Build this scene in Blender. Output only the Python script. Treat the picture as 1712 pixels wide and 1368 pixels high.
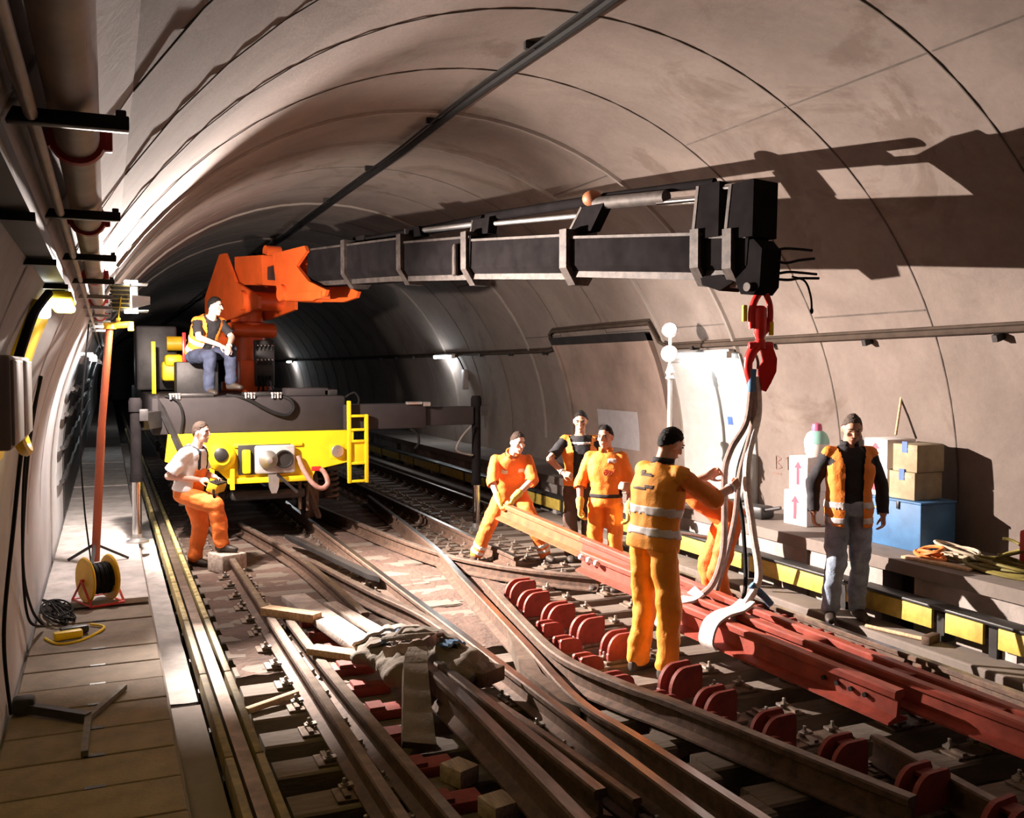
import bpy, bmesh, math, random
from mathutils import Vector, Matrix, noise
random.seed(7)
for _o in list(bpy.data.objects): bpy.data.objects.remove(_o)
SC = bpy.context.scene
COL = SC.collection
V = Vector
PI = math.pi

# ------------------------------------------------------------------ camera
def make_camera():
    cd = bpy.data.cameras.new('camera'); cd.sensor_fit = 'HORIZONTAL'; cd.sensor_width = 36.0
    cd.lens = 36.0 * 1600.0 / 1712.0; cd.clip_start = 0.02; cd.clip_end = 300
    co = bpy.data.objects.new('camera', cd); COL.objects.link(co)
    F = V((0.38949634, 0.92001972, -0.04308495)).normalized()
    R = V((0.92087483, -0.38985836, 0.0)).normalized(); U = R.cross(F)
    m = Matrix(((R.x, U.x, -F.x, 0.0), (R.y, U.y, -F.y, 0.0), (R.z, U.z, -F.z, 2.25), (0, 0, 0, 1)))
    co.matrix_world = m
    SC.camera = co
make_camera()

# ------------------------------------------------------------------ world, lights, exposure
w = bpy.data.worlds.new('world'); SC.world = w; w.use_nodes = True
w.node_tree.nodes['Background'].inputs[0].default_value = (0.55, 0.42, 0.36, 1)
w.node_tree.nodes['Background'].inputs[1].default_value = 0.004
SC.view_settings.view_transform = 'Standard'; SC.view_settings.look = 'None'
SC.view_settings.gamma = 1.0; SC.view_settings.use_curve_mapping = False
SC.view_settings.exposure = 0.0

def lamp(name, kind, loc, energy, color, radius=0.05, direction=None, size=None, blend=0.3):
    l = bpy.data.lights.new(name, kind); l.energy = energy; l.color = color
    if kind in ('POINT', 'SPOT'): l.shadow_soft_size = radius
    if kind == 'SPOT': l.spot_size = math.radians(size or 160); l.spot_blend = blend
    o = bpy.data.objects.new(name, l); COL.objects.link(o); o.location = loc
    if direction is not None: o.rotation_euler = V(direction).to_track_quat('-Z', 'Y').to_euler()
    return o
# the halogen work flood on its orange pole (main light of the tunnel), a spill from its lower edge
LAMP = V((0.30, 10.72, 2.99))
lamp('work_flood_light', 'SPOT', LAMP, 10000, (1.0, 0.86, 0.76), 0.018, (0.68, -0.62, -0.42), 119, 1.0)
lamp('work_flood_crane_fill', 'SPOT', (0.34, 10.95, 2.80), 1250, (1.0, 0.86, 0.76), 0.04, (0.50, 0.60, -0.32), 160, 0.7)  # extra spot added to brighten the crane front and the men there
lamp('work_flood_ceiling_fill', 'SPOT', (0.36, 10.48, 3.17), 5600, (1.0, 0.85, 0.76), 0.03, (0.10, -1, 0.13), 60, 1.0)  # extra spot added to brighten the left ceiling, at the lamp's bright top edge
lamp('work_flood_spill', 'SPOT', (0.30, 10.46, 2.79), 330, (1.0, 0.88, 0.82), 0.06, (-0.15, 0.1, -1), 135, 0.6)
# twin heads of the work light on the far bench
lamp('bench_flood_light', 'POINT', (6.22, 10.02, 2.46), 14, (1.0, 0.94, 0.88), 0.08)
# yellow wall lamp beside the camera
lamp('yellow_wall_light', 'SPOT', (-0.10, 4.85, 2.48), 17.0, (1.0, 0.74, 0.07), 0.05, (0.12, 0.05, -1), 165, 0.5)

# ------------------------------------------------------------------ materials
def M(name, col, rough=0.7, metal=0.0, var=0.25, scale=6.0, bump=0.0, bscale=None, col2=None, emit=None, estr=0.0, stretch=None, spec=0.5):
    m = bpy.data.materials.new(name); m.use_nodes = True
    nt = m.node_tree; b = nt.nodes['Principled BSDF']
    b.inputs['Roughness'].default_value = rough; b.inputs['Metallic'].default_value = metal
    b.inputs['Specular IOR Level'].default_value = spec
    if emit:
        b.inputs['Emission Color'].default_value = (*emit, 1); b.inputs['Emission Strength'].default_value = estr
    tc = nt.nodes.new('ShaderNodeTexCoord'); src = tc.outputs['Object']
    if stretch:
        mp = nt.nodes.new('ShaderNodeMapping'); mp.inputs['Scale'].default_value = stretch
        nt.links.new(src, mp.inputs['Vector']); src = mp.outputs['Vector']
    n = nt.nodes.new('ShaderNodeTexNoise'); n.inputs['Scale'].default_value = scale; n.inputs['Detail'].default_value = 6; n.inputs['Roughness'].default_value = 0.62
    nt.links.new(src, n.inputs['Vector'])
    r = nt.nodes.new('ShaderNodeValToRGB')
    c2 = col2 or tuple(max(0, c * (1 - var)) for c in col)
    c1 = col if col2 else tuple(min(1, c * (1 + var * 0.5)) for c in col)
    r.color_ramp.elements[0].color = (*c2, 1); r.color_ramp.elements[1].color = (*c1, 1)
    r.color_ramp.elements[0].position = 0.33; r.color_ramp.elements[1].position = 0.66
    nt.links.new(n.outputs['Fac'], r.inputs['Fac']); nt.links.new(r.outputs['Color'], b.inputs['Base Color'])
    if bump:
        n2 = nt.nodes.new('ShaderNodeTexNoise'); n2.inputs['Scale'].default_value = bscale or scale * 5; n2.inputs['Detail'].default_value = 8
        nt.links.new(src, n2.inputs['Vector'])
        bp = nt.nodes.new('ShaderNodeBump'); bp.inputs['Strength'].default_value = bump; bp.inputs['Distance'].default_value = 0.02
        nt.links.new(n2.outputs['Fac'], bp.inputs['Height']); nt.links.new(bp.outputs['Normal'], b.inputs['Normal'])
    return m

def concrete_mat(name, a, bcol, stain, rough=0.85):
    """poured concrete: soft mottling, darker damp stains running down, fine grain"""
    m = bpy.data.materials.new(name); m.use_nodes = True; nt = m.node_tree; b = nt.nodes['Principled BSDF']
    b.inputs['Roughness'].default_value = rough; b.inputs['Specular IOR Level'].default_value = 0.25
    tc = nt.nodes.new('ShaderNodeTexCoord')
    def nz(scale, detail, rough_, sc=(1, 1, 1), dist=0.0):
        mp = nt.nodes.new('ShaderNodeMapping'); mp.inputs['Scale'].default_value = sc
        nt.links.new(tc.outputs['Object'], mp.inputs['Vector'])
        n = nt.nodes.new('ShaderNodeTexNoise'); n.inputs['Scale'].default_value = scale; n.inputs['Detail'].default_value = detail
        n.inputs['Roughness'].default_value = rough_; n.inputs['Distortion'].default_value = dist
        nt.links.new(mp.outputs['Vector'], n.inputs['Vector']); return n
    def ramp(n, p0, p1, c0, c1):
        r = nt.nodes.new('ShaderNodeValToRGB'); r.color_ramp.elements[0].position = p0; r.color_ramp.elements[1].position = p1
        r.color_ramp.elements[0].color = (*c0, 1); r.color_ramp.elements[1].color = (*c1, 1); nt.links.new(n.outputs['Fac'], r.inputs['Fac']); return r
    def mix(kind, f, x, y):
        g = nt.nodes.new('ShaderNodeMix'); g.data_type = 'RGBA'; g.blend_type = kind
        g.inputs[0].default_value = f
        nt.links.new(x, g.inputs[6]); nt.links.new(y, g.inputs[7]); return g
    r1 = ramp(nz(0.9, 5, 0.6, dist=0.6), 0.36, 0.64, bcol, a)
    r2 = ramp(nz(0.55, 6, 0.65, (1, 1, 0.6), 1.2), 0.56, 0.63, (1, 1, 1), stain)
    r3 = ramp(nz(14, 4, 0.7), 0.3, 0.7, (0.86, 0.86, 0.86), (1, 1, 1))
    g1 = mix('MULTIPLY', 0.55, r1.outputs[0], r2.outputs[0]); g2 = mix('MULTIPLY', 0.8, g1.outputs[2], r3.outputs[0])
    nt.links.new(g2.outputs[2], b.inputs['Base Color'])
    n4 = nz(30, 6, 0.7); bp = nt.nodes.new('ShaderNodeBump'); bp.inputs['Strength'].default_value = 0.18; bp.inputs['Distance'].default_value = 0.02
    nt.links.new(n4.outputs['Fac'], bp.inputs['Height']); nt.links.new(bp.outputs['Normal'], b.inputs['Normal'])
    return m

MT = {}
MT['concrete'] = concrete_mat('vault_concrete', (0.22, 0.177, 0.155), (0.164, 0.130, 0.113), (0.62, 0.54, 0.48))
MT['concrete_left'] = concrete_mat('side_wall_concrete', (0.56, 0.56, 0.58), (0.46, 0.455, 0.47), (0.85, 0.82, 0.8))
MT['bench'] = concrete_mat('bench_concrete', (0.24, 0.20, 0.178), (0.18, 0.15, 0.13), (0.6, 0.55, 0.5))
MT['slab'] = M('walkway_slab', (0.21, 0.16, 0.115), 0.85, var=0.25, scale=5, bump=0.25, bscale=40)
MT['pale_conc'] = M('pale_concrete', (0.50, 0.46, 0.44), 0.85, var=0.3, scale=4, bump=0.25, bscale=30)
MT['trackbed'] = M('dirty_trackbed', (0.035, 0.026, 0.021), 0.95, var=0.5, scale=3, bump=0.7, bscale=18)
MT['infill'] = M('brown_infill', (0.115, 0.066, 0.049), 0.95, var=0.45, scale=5, bump=0.9, bscale=22, col2=(0.075, 0.046, 0.035))
MT['sleeper'] = M('sleeper_timber', (0.19, 0.15, 0.12), 0.85, var=0.45, scale=9, bump=0.35, bscale=30, stretch=(0.35, 3, 1), col2=(0.11, 0.082, 0.065))
MT['rust'] = M('rusty_steel', (0.145, 0.083, 0.055), 0.72, metal=0.25, var=0.5, scale=14, bump=0.2, col2=(0.06, 0.037, 0.028))
MT['railtop'] = M('polished_rail_head', (0.48, 0.43, 0.40), 0.30, metal=1.0, var=0.3, scale=9, stretch=(4, 0.5, 1))
MT['dullhead'] = M('dull_rail_head', (0.22, 0.17, 0.138), 0.5, metal=0.6, var=0.45, scale=8)
MT['plate'] = M('baseplate_steel', (0.21, 0.155, 0.12), 0.6, metal=0.5, var=0.45, scale=20)
MT['bolt'] = M('bolt_steel', (0.42, 0.37, 0.33), 0.45, metal=0.7, var=0.4, scale=30)
MT['red'] = M('red_oxide_paint', (0.36, 0.060, 0.036), 0.55, var=0.35, scale=7, bump=0.08, bscale=40)
MT['reddull'] = M('red_oxide_chair_paint', (0.27, 0.043, 0.031), 0.65, var=0.4, scale=8, bump=0.1, bscale=40)
MT['yellow'] = M('yellow_paint', (0.86, 0.60, 0.012), 0.42, var=0.1, scale=4)
MT['yellowcover'] = M('yellow_cover_board', (0.62, 0.46, 0.09), 0.6, var=0.35, scale=10, col2=(0.42, 0.30, 0.05))
MT['blackpaint'] = M('black_paint', (0.02, 0.018, 0.017), 0.45, var=0.3)
MT['rubber'] = M('black_rubber', (0.010, 0.009, 0.009), 0.7, var=0.3, spec=0.12)
MT['cablebrown'] = M('dusty_brown_cable', (0.055, 0.038, 0.028), 0.8, var=0.3, spec=0.2)
MT['bodygrey'] = M('grey_body_paint', (0.032, 0.026, 0.027), 0.75, var=0.2, scale=3, spec=0.2)
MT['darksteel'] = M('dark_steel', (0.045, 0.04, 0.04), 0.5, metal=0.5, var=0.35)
MT['boom'] = M('black_boom_paint', (0.012, 0.0105, 0.011), 0.8, var=0.3, scale=5, spec=0.0)
MT['boomedge'] = M('worn_boom_edge', (0.062, 0.05, 0.045), 0.65, metal=0.2, var=0.5, scale=12, spec=0.3)
MT['chrome'] = M('chrome_rod', (0.75, 0.75, 0.76), 0.14, metal=1.0, var=0.05)
MT['steel'] = M('grey_steel', (0.45, 0.43, 0.42), 0.4, metal=0.8, var=0.25)
MT['silverpaint'] = M('silver_plate_paint', (0.50, 0.47, 0.46), 0.5, metal=0.2, var=0.25, scale=12)
MT['craneorange'] = M('crane_orange_paint', (0.72, 0.105, 0.018), 0.42, var=0.15, scale=4)
MT['poleorange'] = M('orange_pole_paint', (0.24, 0.040, 0.008), 0.55, var=0.2)
MT['hookred'] = M('hook_red_paint', (0.66, 0.03, 0.028), 0.25, var=0.15)
MT['sling'] = M('grey_sling_webbing', (0.70, 0.63, 0.60), 0.8, var=0.25, scale=25, bump=0.3, bscale=90)
MT['slingbrown'] = M('brown_sling_webbing', (0.34, 0.25, 0.22), 0.85, var=0.3, scale=20)
MT['slingblue'] = M('blue_sling_tag', (0.10, 0.22, 0.42), 0.8, var=0.3)
MT['orange'] = M('orange_workwear', (0.84, 0.19, 0.028), 0.75, var=0.18, scale=6, bump=0.25, bscale=60)
MT['vest'] = M('orange_vest_fabric', (0.92, 0.27, 0.03), 0.7, var=0.12, scale=6, bump=0.2, bscale=60)
MT['vestlit'] = M('lit_orange_vest_fabric', (0.95, 0.36, 0.03), 0.7, var=0.12, scale=6, bump=0.2, bscale=60)  # yellower copy of the vest orange, carrying the strong lamplight on it
MT['blockconc'] = M('bench_block_concrete', (0.36, 0.31, 0.285), 0.85, var=0.3, scale=3, bump=0.2, bscale=30)
MT['reflect'] = M('reflective_tape', (0.72, 0.68, 0.68), 0.4, var=0.12, scale=20)
MT['blackcloth'] = M('black_cotton', (0.022, 0.02, 0.024), 0.85, var=0.3, scale=8, bump=0.2, bscale=60)
MT['browncloth'] = M('brown_trousers', (0.10, 0.055, 0.038), 0.85, var=0.3, scale=8, bump=0.2)
MT['jeans'] = M('blue_denim', (0.34, 0.41, 0.53), 0.85, var=0.4, scale=9, bump=0.25, bscale=80)
MT['darkjeans'] = M('dark_denim', (0.045, 0.055, 0.10), 0.85, var=0.4, scale=9, bump=0.25, bscale=80)
MT['white'] = M('white_cotton', (0.82, 0.78, 0.77), 0.8, var=0.06, scale=6, bump=0.2, bscale=60)
MT['skin'] = M('skin', (0.60, 0.31, 0.21), 0.55, var=0.12, scale=9)
MT['skinpale'] = M('pale_skin', (0.70, 0.42, 0.33), 0.55, var=0.1, scale=9)
MT['hair'] = M('dark_hair', (0.010, 0.0065, 0.0055), 0.7, spec=0.2, var=0.4, scale=50, bump=0.5, bscale=120)
MT['hairgrey'] = M('grey_hair', (0.10, 0.075, 0.062), 0.7, spec=0.2, var=0.4, scale=50, bump=0.5, bscale=120)
MT['hairbrown'] = M('brown_hair', (0.04, 0.024, 0.017), 0.7, spec=0.2, var=0.4, scale=50, bump=0.5, bscale=120)
MT['glove'] = M('yellow_glove_leather', (0.72, 0.50, 0.10), 0.75, var=0.25, scale=12, bump=0.2)
MT['shoe'] = M('dark_boot_leather', (0.05, 0.036, 0.028), 0.6, var=0.3)
MT['eye'] = M('dark_eye', (0.02, 0.015, 0.012), 0.3)
MT['lips'] = M('lips', (0.42, 0.15, 0.12), 0.5)
MT['wood'] = M('fresh_timber', (0.62, 0.42, 0.25), 0.75, var=0.35, scale=8, stretch=(0.6, 6, 4))
MT['woodgrey'] = M('weathered_timber', (0.42, 0.34, 0.29), 0.85, var=0.4, scale=8, stretch=(6, 0.6, 4), bump=0.3)
MT['canvas'] = M('dirty_canvas', (0.20, 0.165, 0.135), 0.9, var=0.4, scale=7, bump=0.4, bscale=50, col2=(0.14, 0.115, 0.09))
MT['canvaspale'] = M('pale_canvas', (0.40, 0.33, 0.29), 0.9, var=0.35, scale=7, bump=0.4, bscale=50)
MT['boxwhite'] = M('white_carton', (0.80, 0.77, 0.76), 0.7, var=0.06)
MT['boxtan'] = M('tan_carton', (0.36, 0.29, 0.18), 0.8, var=0.25)
MT['printred'] = M('red_print', (0.66, 0.06, 0.10), 0.6, var=0.1)
MT['bluebox'] = M('blue_steel_paint', (0.05, 0.155, 0.33), 0.6, var=0.25, scale=5)
MT['bluetag'] = M('blue_tag', (0.05, 0.12, 0.45), 0.6)
MT['greybox'] = M('grey_cabinet', (0.30, 0.25, 0.23), 0.6, var=0.15)
MT['pipe'] = M('pale_pipe_paint', (0.40, 0.32, 0.27), 0.5, var=0.3, scale=5)
MT['drumyellow'] = M('yellow_drum_plastic', (0.80, 0.47, 0.02), 0.45, var=0.2)
MT['redframe'] = M('red_tube_frame', (0.55, 0.04, 0.03), 0.45, var=0.15)
MT['teal'] = M('teal_plastic', (0.30, 0.58, 0.50), 0.45, var=0.1)
MT['pink'] = M('magenta_cap', (0.58, 0.12, 0.25), 0.5, var=0.1)
MT['offwhite'] = M('off_white_plastic', (0.75, 0.70, 0.66), 0.5, var=0.1)
MT['lens'] = M('lit_lamp_lens', (1, 1, 1), 0.4, emit=(1.0, 0.97, 0.93), estr=30)
MT['tube'] = M('lit_fluorescent_tube', (1, 1, 1), 0.4, emit=(0.90, 0.96, 1.0), estr=16)
MT['fartube'] = M('lit_far_fluorescent_tube', (1, 1, 1), 0.4, emit=(0.84, 0.94, 1.0), estr=14)
MT['yellens'] = M('lit_yellow_lens', (1, 0.85, 0.2), 0.4, emit=(1.0, 0.85, 0.16), estr=6)
MT['cream'] = M('cream_wall_board', (0.36, 0.355, 0.34), 0.7, var=0.1)
MT['patch'] = M('pale_grey_patch', (0.36, 0.33, 0.34), 0.85, var=0.1)
MT['doorbrown'] = M('brown_panel_concrete', (0.25, 0.18, 0.15), 0.85, var=0.25, scale=2)
MT['orangecord'] = M('orange_cord', (0.70, 0.20, 0.04), 0.6)
MT['beigecord'] = M('beige_rope', (0.55, 0.44, 0.32), 0.8, var=0.3)
MT['olivecord'] = M('olive_hose', (0.20, 0.16, 0.03), 0.6, var=0.3)
MT['logoink'] = M('dark_red_logo_ink', (0.45, 0.05, 0.03), 0.7)
MT['vestink'] = M('dark_vest_print', (0.10, 0.06, 0.04), 0.7)
# ------------------------------------------------------------------ mesh helpers
class MB:
    """collects shapes (in world coordinates) for ONE mesh"""
    def __init__(s): s.v = []; s.f = []; s.m = []
    def add(s, vs, fs, mi=0):
        k = len(s.v); s.v += [V(p) for p in vs]; s.f += [tuple(i + k for i in f) for f in fs]; s.m += [mi] * len(fs); return s
    def hexa(s, P, mi=0):   # P: 4 bottom, 4 top
        return s.add(P, [(3, 2, 1, 0), (4, 5, 6, 7), (0, 1, 5, 4), (1, 2, 6, 5), (2, 3, 7, 6), (3, 0, 4, 7)], mi)
    def box(s, c, d, rz=0.0, mi=0, rot=None):
        c = V(c); hx, hy, hz = d[0] / 2, d[1] / 2, d[2] / 2
        R = rot if rot is not None else Matrix.Rotation(rz, 3, 'Z')
        P = [(-hx, -hy, -hz), (hx, -hy, -hz), (hx, hy, -hz), (-hx, hy, -hz), (-hx, -hy, hz), (hx, -hy, hz), (hx, hy, hz), (-hx, hy, hz)]
        return s.hexa([c + R @ V(p) for p in P], mi)
    def bbox(s, c, d, bev=0.01, rot=None, mi=0):   # bevelled box
        R = rot if rot is not None else Matrix.Identity(3); c = V(c)
        bm = bmesh.new(); bmesh.ops.create_cube(bm, size=1.0)
        for v in bm.verts: v.co = V((v.co.x * d[0], v.co.y * d[1], v.co.z * d[2]))
        bmesh.ops.bevel(bm, geom=bm.edges[:], offset=min(bev, min(d) * 0.45), segments=2, affect='EDGES', profile=0.5)
        bm.verts.index_update()
        s.add([c + R @ v.co for v in bm.verts], [[v.index for v in f.verts] for f in bm.faces], mi); bm.free(); return s
    def beam(s, a, b, wd, h, up=(0, 0, 1), mi=0):
        a, b = V(a), V(b); e = (b - a).normalized(); r = e.cross(V(up)).normalized(); u = r.cross(e)
        P = []
        for p in (a, b): P.append([p - r * wd / 2 - u * h / 2, p + r * wd / 2 - u * h / 2, p + r * wd / 2 + u * h / 2, p - r * wd / 2 + u * h / 2])
        q = P[0] + P[1]
        return s.add(q, [(0, 1, 2, 3), (7, 6, 5, 4), (0, 4, 5, 1), (1, 5, 6, 2), (2, 6, 7, 3), (3, 7, 4, 0)], mi)
    def cyl(s, a, b, r0, r1=None, n=14, mi=0, cap=True):
        a, b = V(a), V(b); r1 = r0 if r1 is None else r1; e = (b - a).normalized()
        x = e.orthogonal().normalized(); y = e.cross(x); vs = []
        for p, r in ((a, r0), (b, r1)):
            for i in range(n):
                t = 2 * PI * i / n; vs.append(p + (x * math.cos(t) + y * math.sin(t)) * r)
        fs = [(i, (i + 1) % n, n + (i + 1) % n, n + i) for i in range(n)]
        if cap: fs += [tuple(range(n - 1, -1, -1)), tuple(range(n, 2 * n))]
        return s.add(vs, fs, mi)
    def tube(s, path, r, n=8, mi=0, closed=False):
        P = [V(p) for p in path]; N = len(P); vs = []; x = None
        for i, p in enumerate(P):
            if closed: e = (P[(i + 1) % N] - P[i - 1])
            else: e = P[min(i + 1, N - 1)] - P[max(i - 1, 0)]
            e = e.normalized() if e.length > 1e-9 else V((0, 0, 1))
            x = e.orthogonal().normalized() if x is None else (x - e * x.dot(e)).normalized()
            y = e.cross(x); rr = r[i] if isinstance(r, (list, tuple)) else r
            vs += [p + (x * math.cos(2 * PI * k / n) + y * math.sin(2 * PI * k / n)) * rr for k in range(n)]
        fs = []; M_ = N if closed else N - 1
        for i in range(M_):
            j = (i + 1) % N
            fs += [(i * n + k, i * n + (k + 1) % n, j * n + (k + 1) % n, j * n + k) for k in range(n)]
        if not closed: fs += [tuple(range(n - 1, -1, -1)), tuple(range((N - 1) * n, N * n))]
        return s.add(vs, fs, mi)
    def strip(s, path, wd, th, side, mi=0):    # flat webbing along a path, width along `side`
        P = [V(p) for p in path]; N = len(P); vs = []; 
        for i, p in enumerate(P):
            e = (P[min(i + 1, N - 1)] - P[max(i - 1, 0)]).normalized(); sd = V(side); sd = (sd - e * sd.dot(e)).normalized(); u = e.cross(sd)
            ww = wd[i] if isinstance(wd, (list, tuple)) else wd
            vs += [p - sd * ww / 2 - u * th / 2, p + sd * ww / 2 - u * th / 2, p + sd * ww / 2 + u * th / 2, p - sd * ww / 2 + u * th / 2]
        fs = [(3, 2, 1, 0), tuple(range((N - 1) * 4, N * 4))]
        for i in range(N - 1):
            fs += [(i * 4 + k, i * 4 + (k + 1) % 4, i * 4 + 4 + (k + 1) % 4, i * 4 + 4 + k) for k in range(4)]
        return s.add(vs, fs, mi)
    def prism(s, outline, origin, ux, uy, depth, mi=0):   # extruded outline: origin + a*ux + b*uy, +-depth/2 along ux x uy
        o, ux, uy = V(origin), V(ux), V(uy); nrm = ux.cross(uy).normalized(); n = len(outline)
        vs = [o + ux * a + uy * b - nrm * depth / 2 for a, b in outline] + [o + ux * a + uy * b + nrm * depth / 2 for a, b in outline]
        fs = [tuple(range(n - 1, -1, -1)), tuple(range(n, 2 * n))] + [(i, (i + 1) % n, n + (i + 1) % n, n + i) for i in range(n)]
        return s.add(vs, fs, mi)
    def lathe(s, prof, o, axis=(0, 0, 1), n=18, mi=0):
        o = V(o); e = V(axis).normalized(); x = e.orthogonal().normalized(); y = e.cross(x); vs = []
        for r, h in prof: vs += [o + e * h + (x * math.cos(2 * PI * k / n) + y * math.sin(2 * PI * k / n)) * max(r, 1e-4) for k in range(n)]
        m_ = len(prof); fs = []
        for i in range(m_ - 1): fs += [(i * n + k, i * n + (k + 1) % n, i * n + n + (k + 1) % n, i * n + n + k) for k in range(n)]
        fs += [tuple(range(n - 1, -1, -1)), tuple(range((m_ - 1) * n, m_ * n))]
        return s.add(vs, fs, mi)
    def ell(s, c, rad, rot=None, n=12, k=8, mi=0):
        c = V(c); R = rot if rot is not None else Matrix.Identity(3); vs = [c + R @ V((0, 0, -rad[2]))]
        for i in range(1, k):
            t = -PI / 2 + PI * i / k
            for j in range(n):
                a = 2 * PI * j / n; vs.append(c + R @ V((rad[0] * math.cos(t) * math.cos(a), rad[1] * math.cos(t) * math.sin(a), rad[2] * math.sin(t))))
        vs.append(c + R @ V((0, 0, rad[2]))); fs = [(0, 1 + (j + 1) % n, 1 + j) for j in range(n)]
        for i in range(k - 2): fs += [(1 + i * n + j, 1 + i * n + (j + 1) % n, 1 + (i + 1) * n + (j + 1) % n, 1 + (i + 1) * n + j) for j in range(n)]
        L_ = len(vs) - 1; fs += [(L_, 1 + (k - 2) * n + j, 1 + (k - 2) * n + (j + 1) % n) for j in range(n)]
        return s.add(vs, fs, mi)
    def mesh(s, name, mats, off=(0, 0, 0), smooth=False):
        off = V(off); me = bpy.data.meshes.new(name)
        me.from_pydata([tuple(p - off) for p in s.v], [], s.f)
        for m in (mats if isinstance(mats, (list, tuple)) else [mats]): me.materials.append(MT[m] if isinstance(m, str) else m)
        me.polygons.foreach_set('material_index', s.m)
        bm = bmesh.new(); bm.from_mesh(me); bmesh.ops.recalc_face_normals(bm, faces=bm.faces[:]); bm.to_mesh(me); bm.free()
        if smooth:
            me.polygons.foreach_set('use_smooth', [True] * len(me.polygons))
            try: me.set_sharp_from_angle(angle=math.radians(38))
            except Exception: pass
        me.update(); return me

LOC = {}
def tag(o, label=None, cat=None, group=None, kind=None):
    if label: o['label'] = label
    if cat: o['category'] = cat
    if group: o['group'] = group
    if kind: o['kind'] = kind
    return o
def thing(name, label, cat, loc, group=None, rz=0.0):
    o = bpy.data.objects.new(name, None); COL.objects.link(o); o.empty_display_size = 0.1
    o.location = loc; o.rotation_euler = (0, 0, rz); LOC[o] = V(loc); return tag(o, label, cat, group)
def part(name, mb, mats, parent, smooth=True, label=None):
    """mesh child; mb is in world coordinates, parent (and grand-parent) unrotated"""
    off = V((0, 0, 0)) if parent is None else LOC.get(parent, V((0, 0, 0)))
    o = bpy.data.objects.new(name, mb.mesh(name, mats, off, smooth)); COL.objects.link(o); LOC[o] = off
    if parent is not None: o.parent = parent
    if label: o['label'] = label
    return o
def solo(name, mb, mats, label, cat, loc, group=None, smooth=True):
    o = bpy.data.objects.new(name, mb.mesh(name, mats, loc, smooth)); COL.objects.link(o); o.location = loc; LOC[o] = V(loc)
    return tag(o, label, cat, group)
def struct(name, mb, mats, label=None, smooth=False):
    o = bpy.data.objects.new(name, mb.mesh(name, mats, (0, 0, 0), smooth)); COL.objects.link(o); LOC[o] = V((0, 0, 0)); o['kind'] = 'structure'
    if label: o['label'] = label
    return o
def inst(name, me, parent, loc, rz=0.0):
    o = bpy.data.objects.new(name, me); COL.objects.link(o); o.location = loc; o.rotation_euler = (0, 0, rz)
    if parent is not None: o.parent = parent
    return o
def spline(pts, n=8):
    P = [V(p) for p in pts]; out = []
    for i in range(len(P) - 1):
        p0, p1, p2, p3 = P[max(i - 1, 0)], P[i], P[i + 1], P[min(i + 2, len(P) - 1)]
        for k in range(n):
            t = k / n
            out.append(0.5 * ((2 * p1) + (p2 - p0) * t + (2 * p0 - 5 * p1 + 4 * p2 - p3) * t * t + (3 * p1 - p0 - 3 * p2 + p3) * t ** 3))
    out.append(P[-1]); return out
# ------------------------------------------------------------------ tunnel shell
TX, TZ, TR = 3.33, 1.0, 3.9            # vault circle centre and radius
Y0, Y1 = -2.5, 80.0
def vx(z, off=0.0, side=1):            # wall x at height z (off = inward offset)
    r = TR - off
    return TX + side * (math.sqrt(max(r * r - max(z - TZ, 0) ** 2, 0)))
def vpt(a, y, off=0.0): return V((TX + (TR - off) * math.cos(a), y, TZ + (TR - off) * math.sin(a)))
def shell(name, a0, a1, n, mat, foot=None, label=None):
    mb = MB(); ys = [Y0 + 1.5 * i for i in range(int((Y1 - Y0) / 1.5) + 1)]
    prof = [(TX + TR * math.cos(a0 + (a1 - a0) * i / n), TZ + TR * math.sin(a0 + (a1 - a0) * i / n)) for i in range(n + 1)]
    if foot is not None: prof = foot + prof
    vs = [(x, y, z) for y in ys for x, z in prof]; k = len(prof)
    fs = [(i * k + j, i * k + j + 1, (i + 1) * k + j + 1, (i + 1) * k + j) for i in range(len(ys) - 1) for j in range(k - 1)]
    mb.add(vs, fs); return struct(name, mb, mat, label, smooth=True)
A_R, A_L = math.radians(34), math.radians(146)
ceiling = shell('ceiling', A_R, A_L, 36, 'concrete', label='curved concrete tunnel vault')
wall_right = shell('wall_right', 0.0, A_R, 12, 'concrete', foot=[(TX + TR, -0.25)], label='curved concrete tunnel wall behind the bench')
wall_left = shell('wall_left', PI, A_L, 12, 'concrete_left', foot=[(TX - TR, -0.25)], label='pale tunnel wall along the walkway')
# ring joints of the vault: proud grout ribs, and recessed-looking thin dark seams as thin battens of form marks
def rib(par, a0, a1, y, wd, off, mat, n=20, name='joint_rib'):
    mb = MB(); P = [vpt(a0 + (a1 - a0) * i / n, y, off * 0.5) for i in range(n + 1)]; vs = []
    for i in range(n + 1):
        a = a0 + (a1 - a0) * i / n
        vs += [vpt(a, y - wd / 2, 0.0), vpt(a, y - wd / 4, off), vpt(a, y + wd / 4, off), vpt(a, y + wd / 2, 0.0)]
    fs = [(i * 4 + k, i * 4 + k + 1, i * 4 + 5 + k, i * 4 + 4 + k) for i in range(n) for k in range(3)]
    mb.add(vs, fs); return part(name, mb, mat, par)
MT['ribpale'] = concrete_mat('pale_joint_grout', (0.26, 0.22, 0.195), (0.20, 0.168, 0.148), (0.8, 0.75, 0.7))
MT['seam'] = M('dark_joint_seam', (0.10, 0.08, 0.068), 0.9, var=0.3)
for i in range(30):
    y = 2.0 + 1.5 * i + (0.0 if i % 2 else 0.02)
    big = i in (5, 6, 9, 12)
    wd, off, mt = (0.085, 0.028, 'ribpale') if big else (0.022, 0.006, 'seam')
    rib(ceiling, A_R, A_L, y, wd, off, mt); rib(wall_right, 0.0, A_R, y, wd, off, mt, 8); rib(wall_left, A_L, PI, y, 0.03, 0.004, 'concrete_left', 8)
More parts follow.
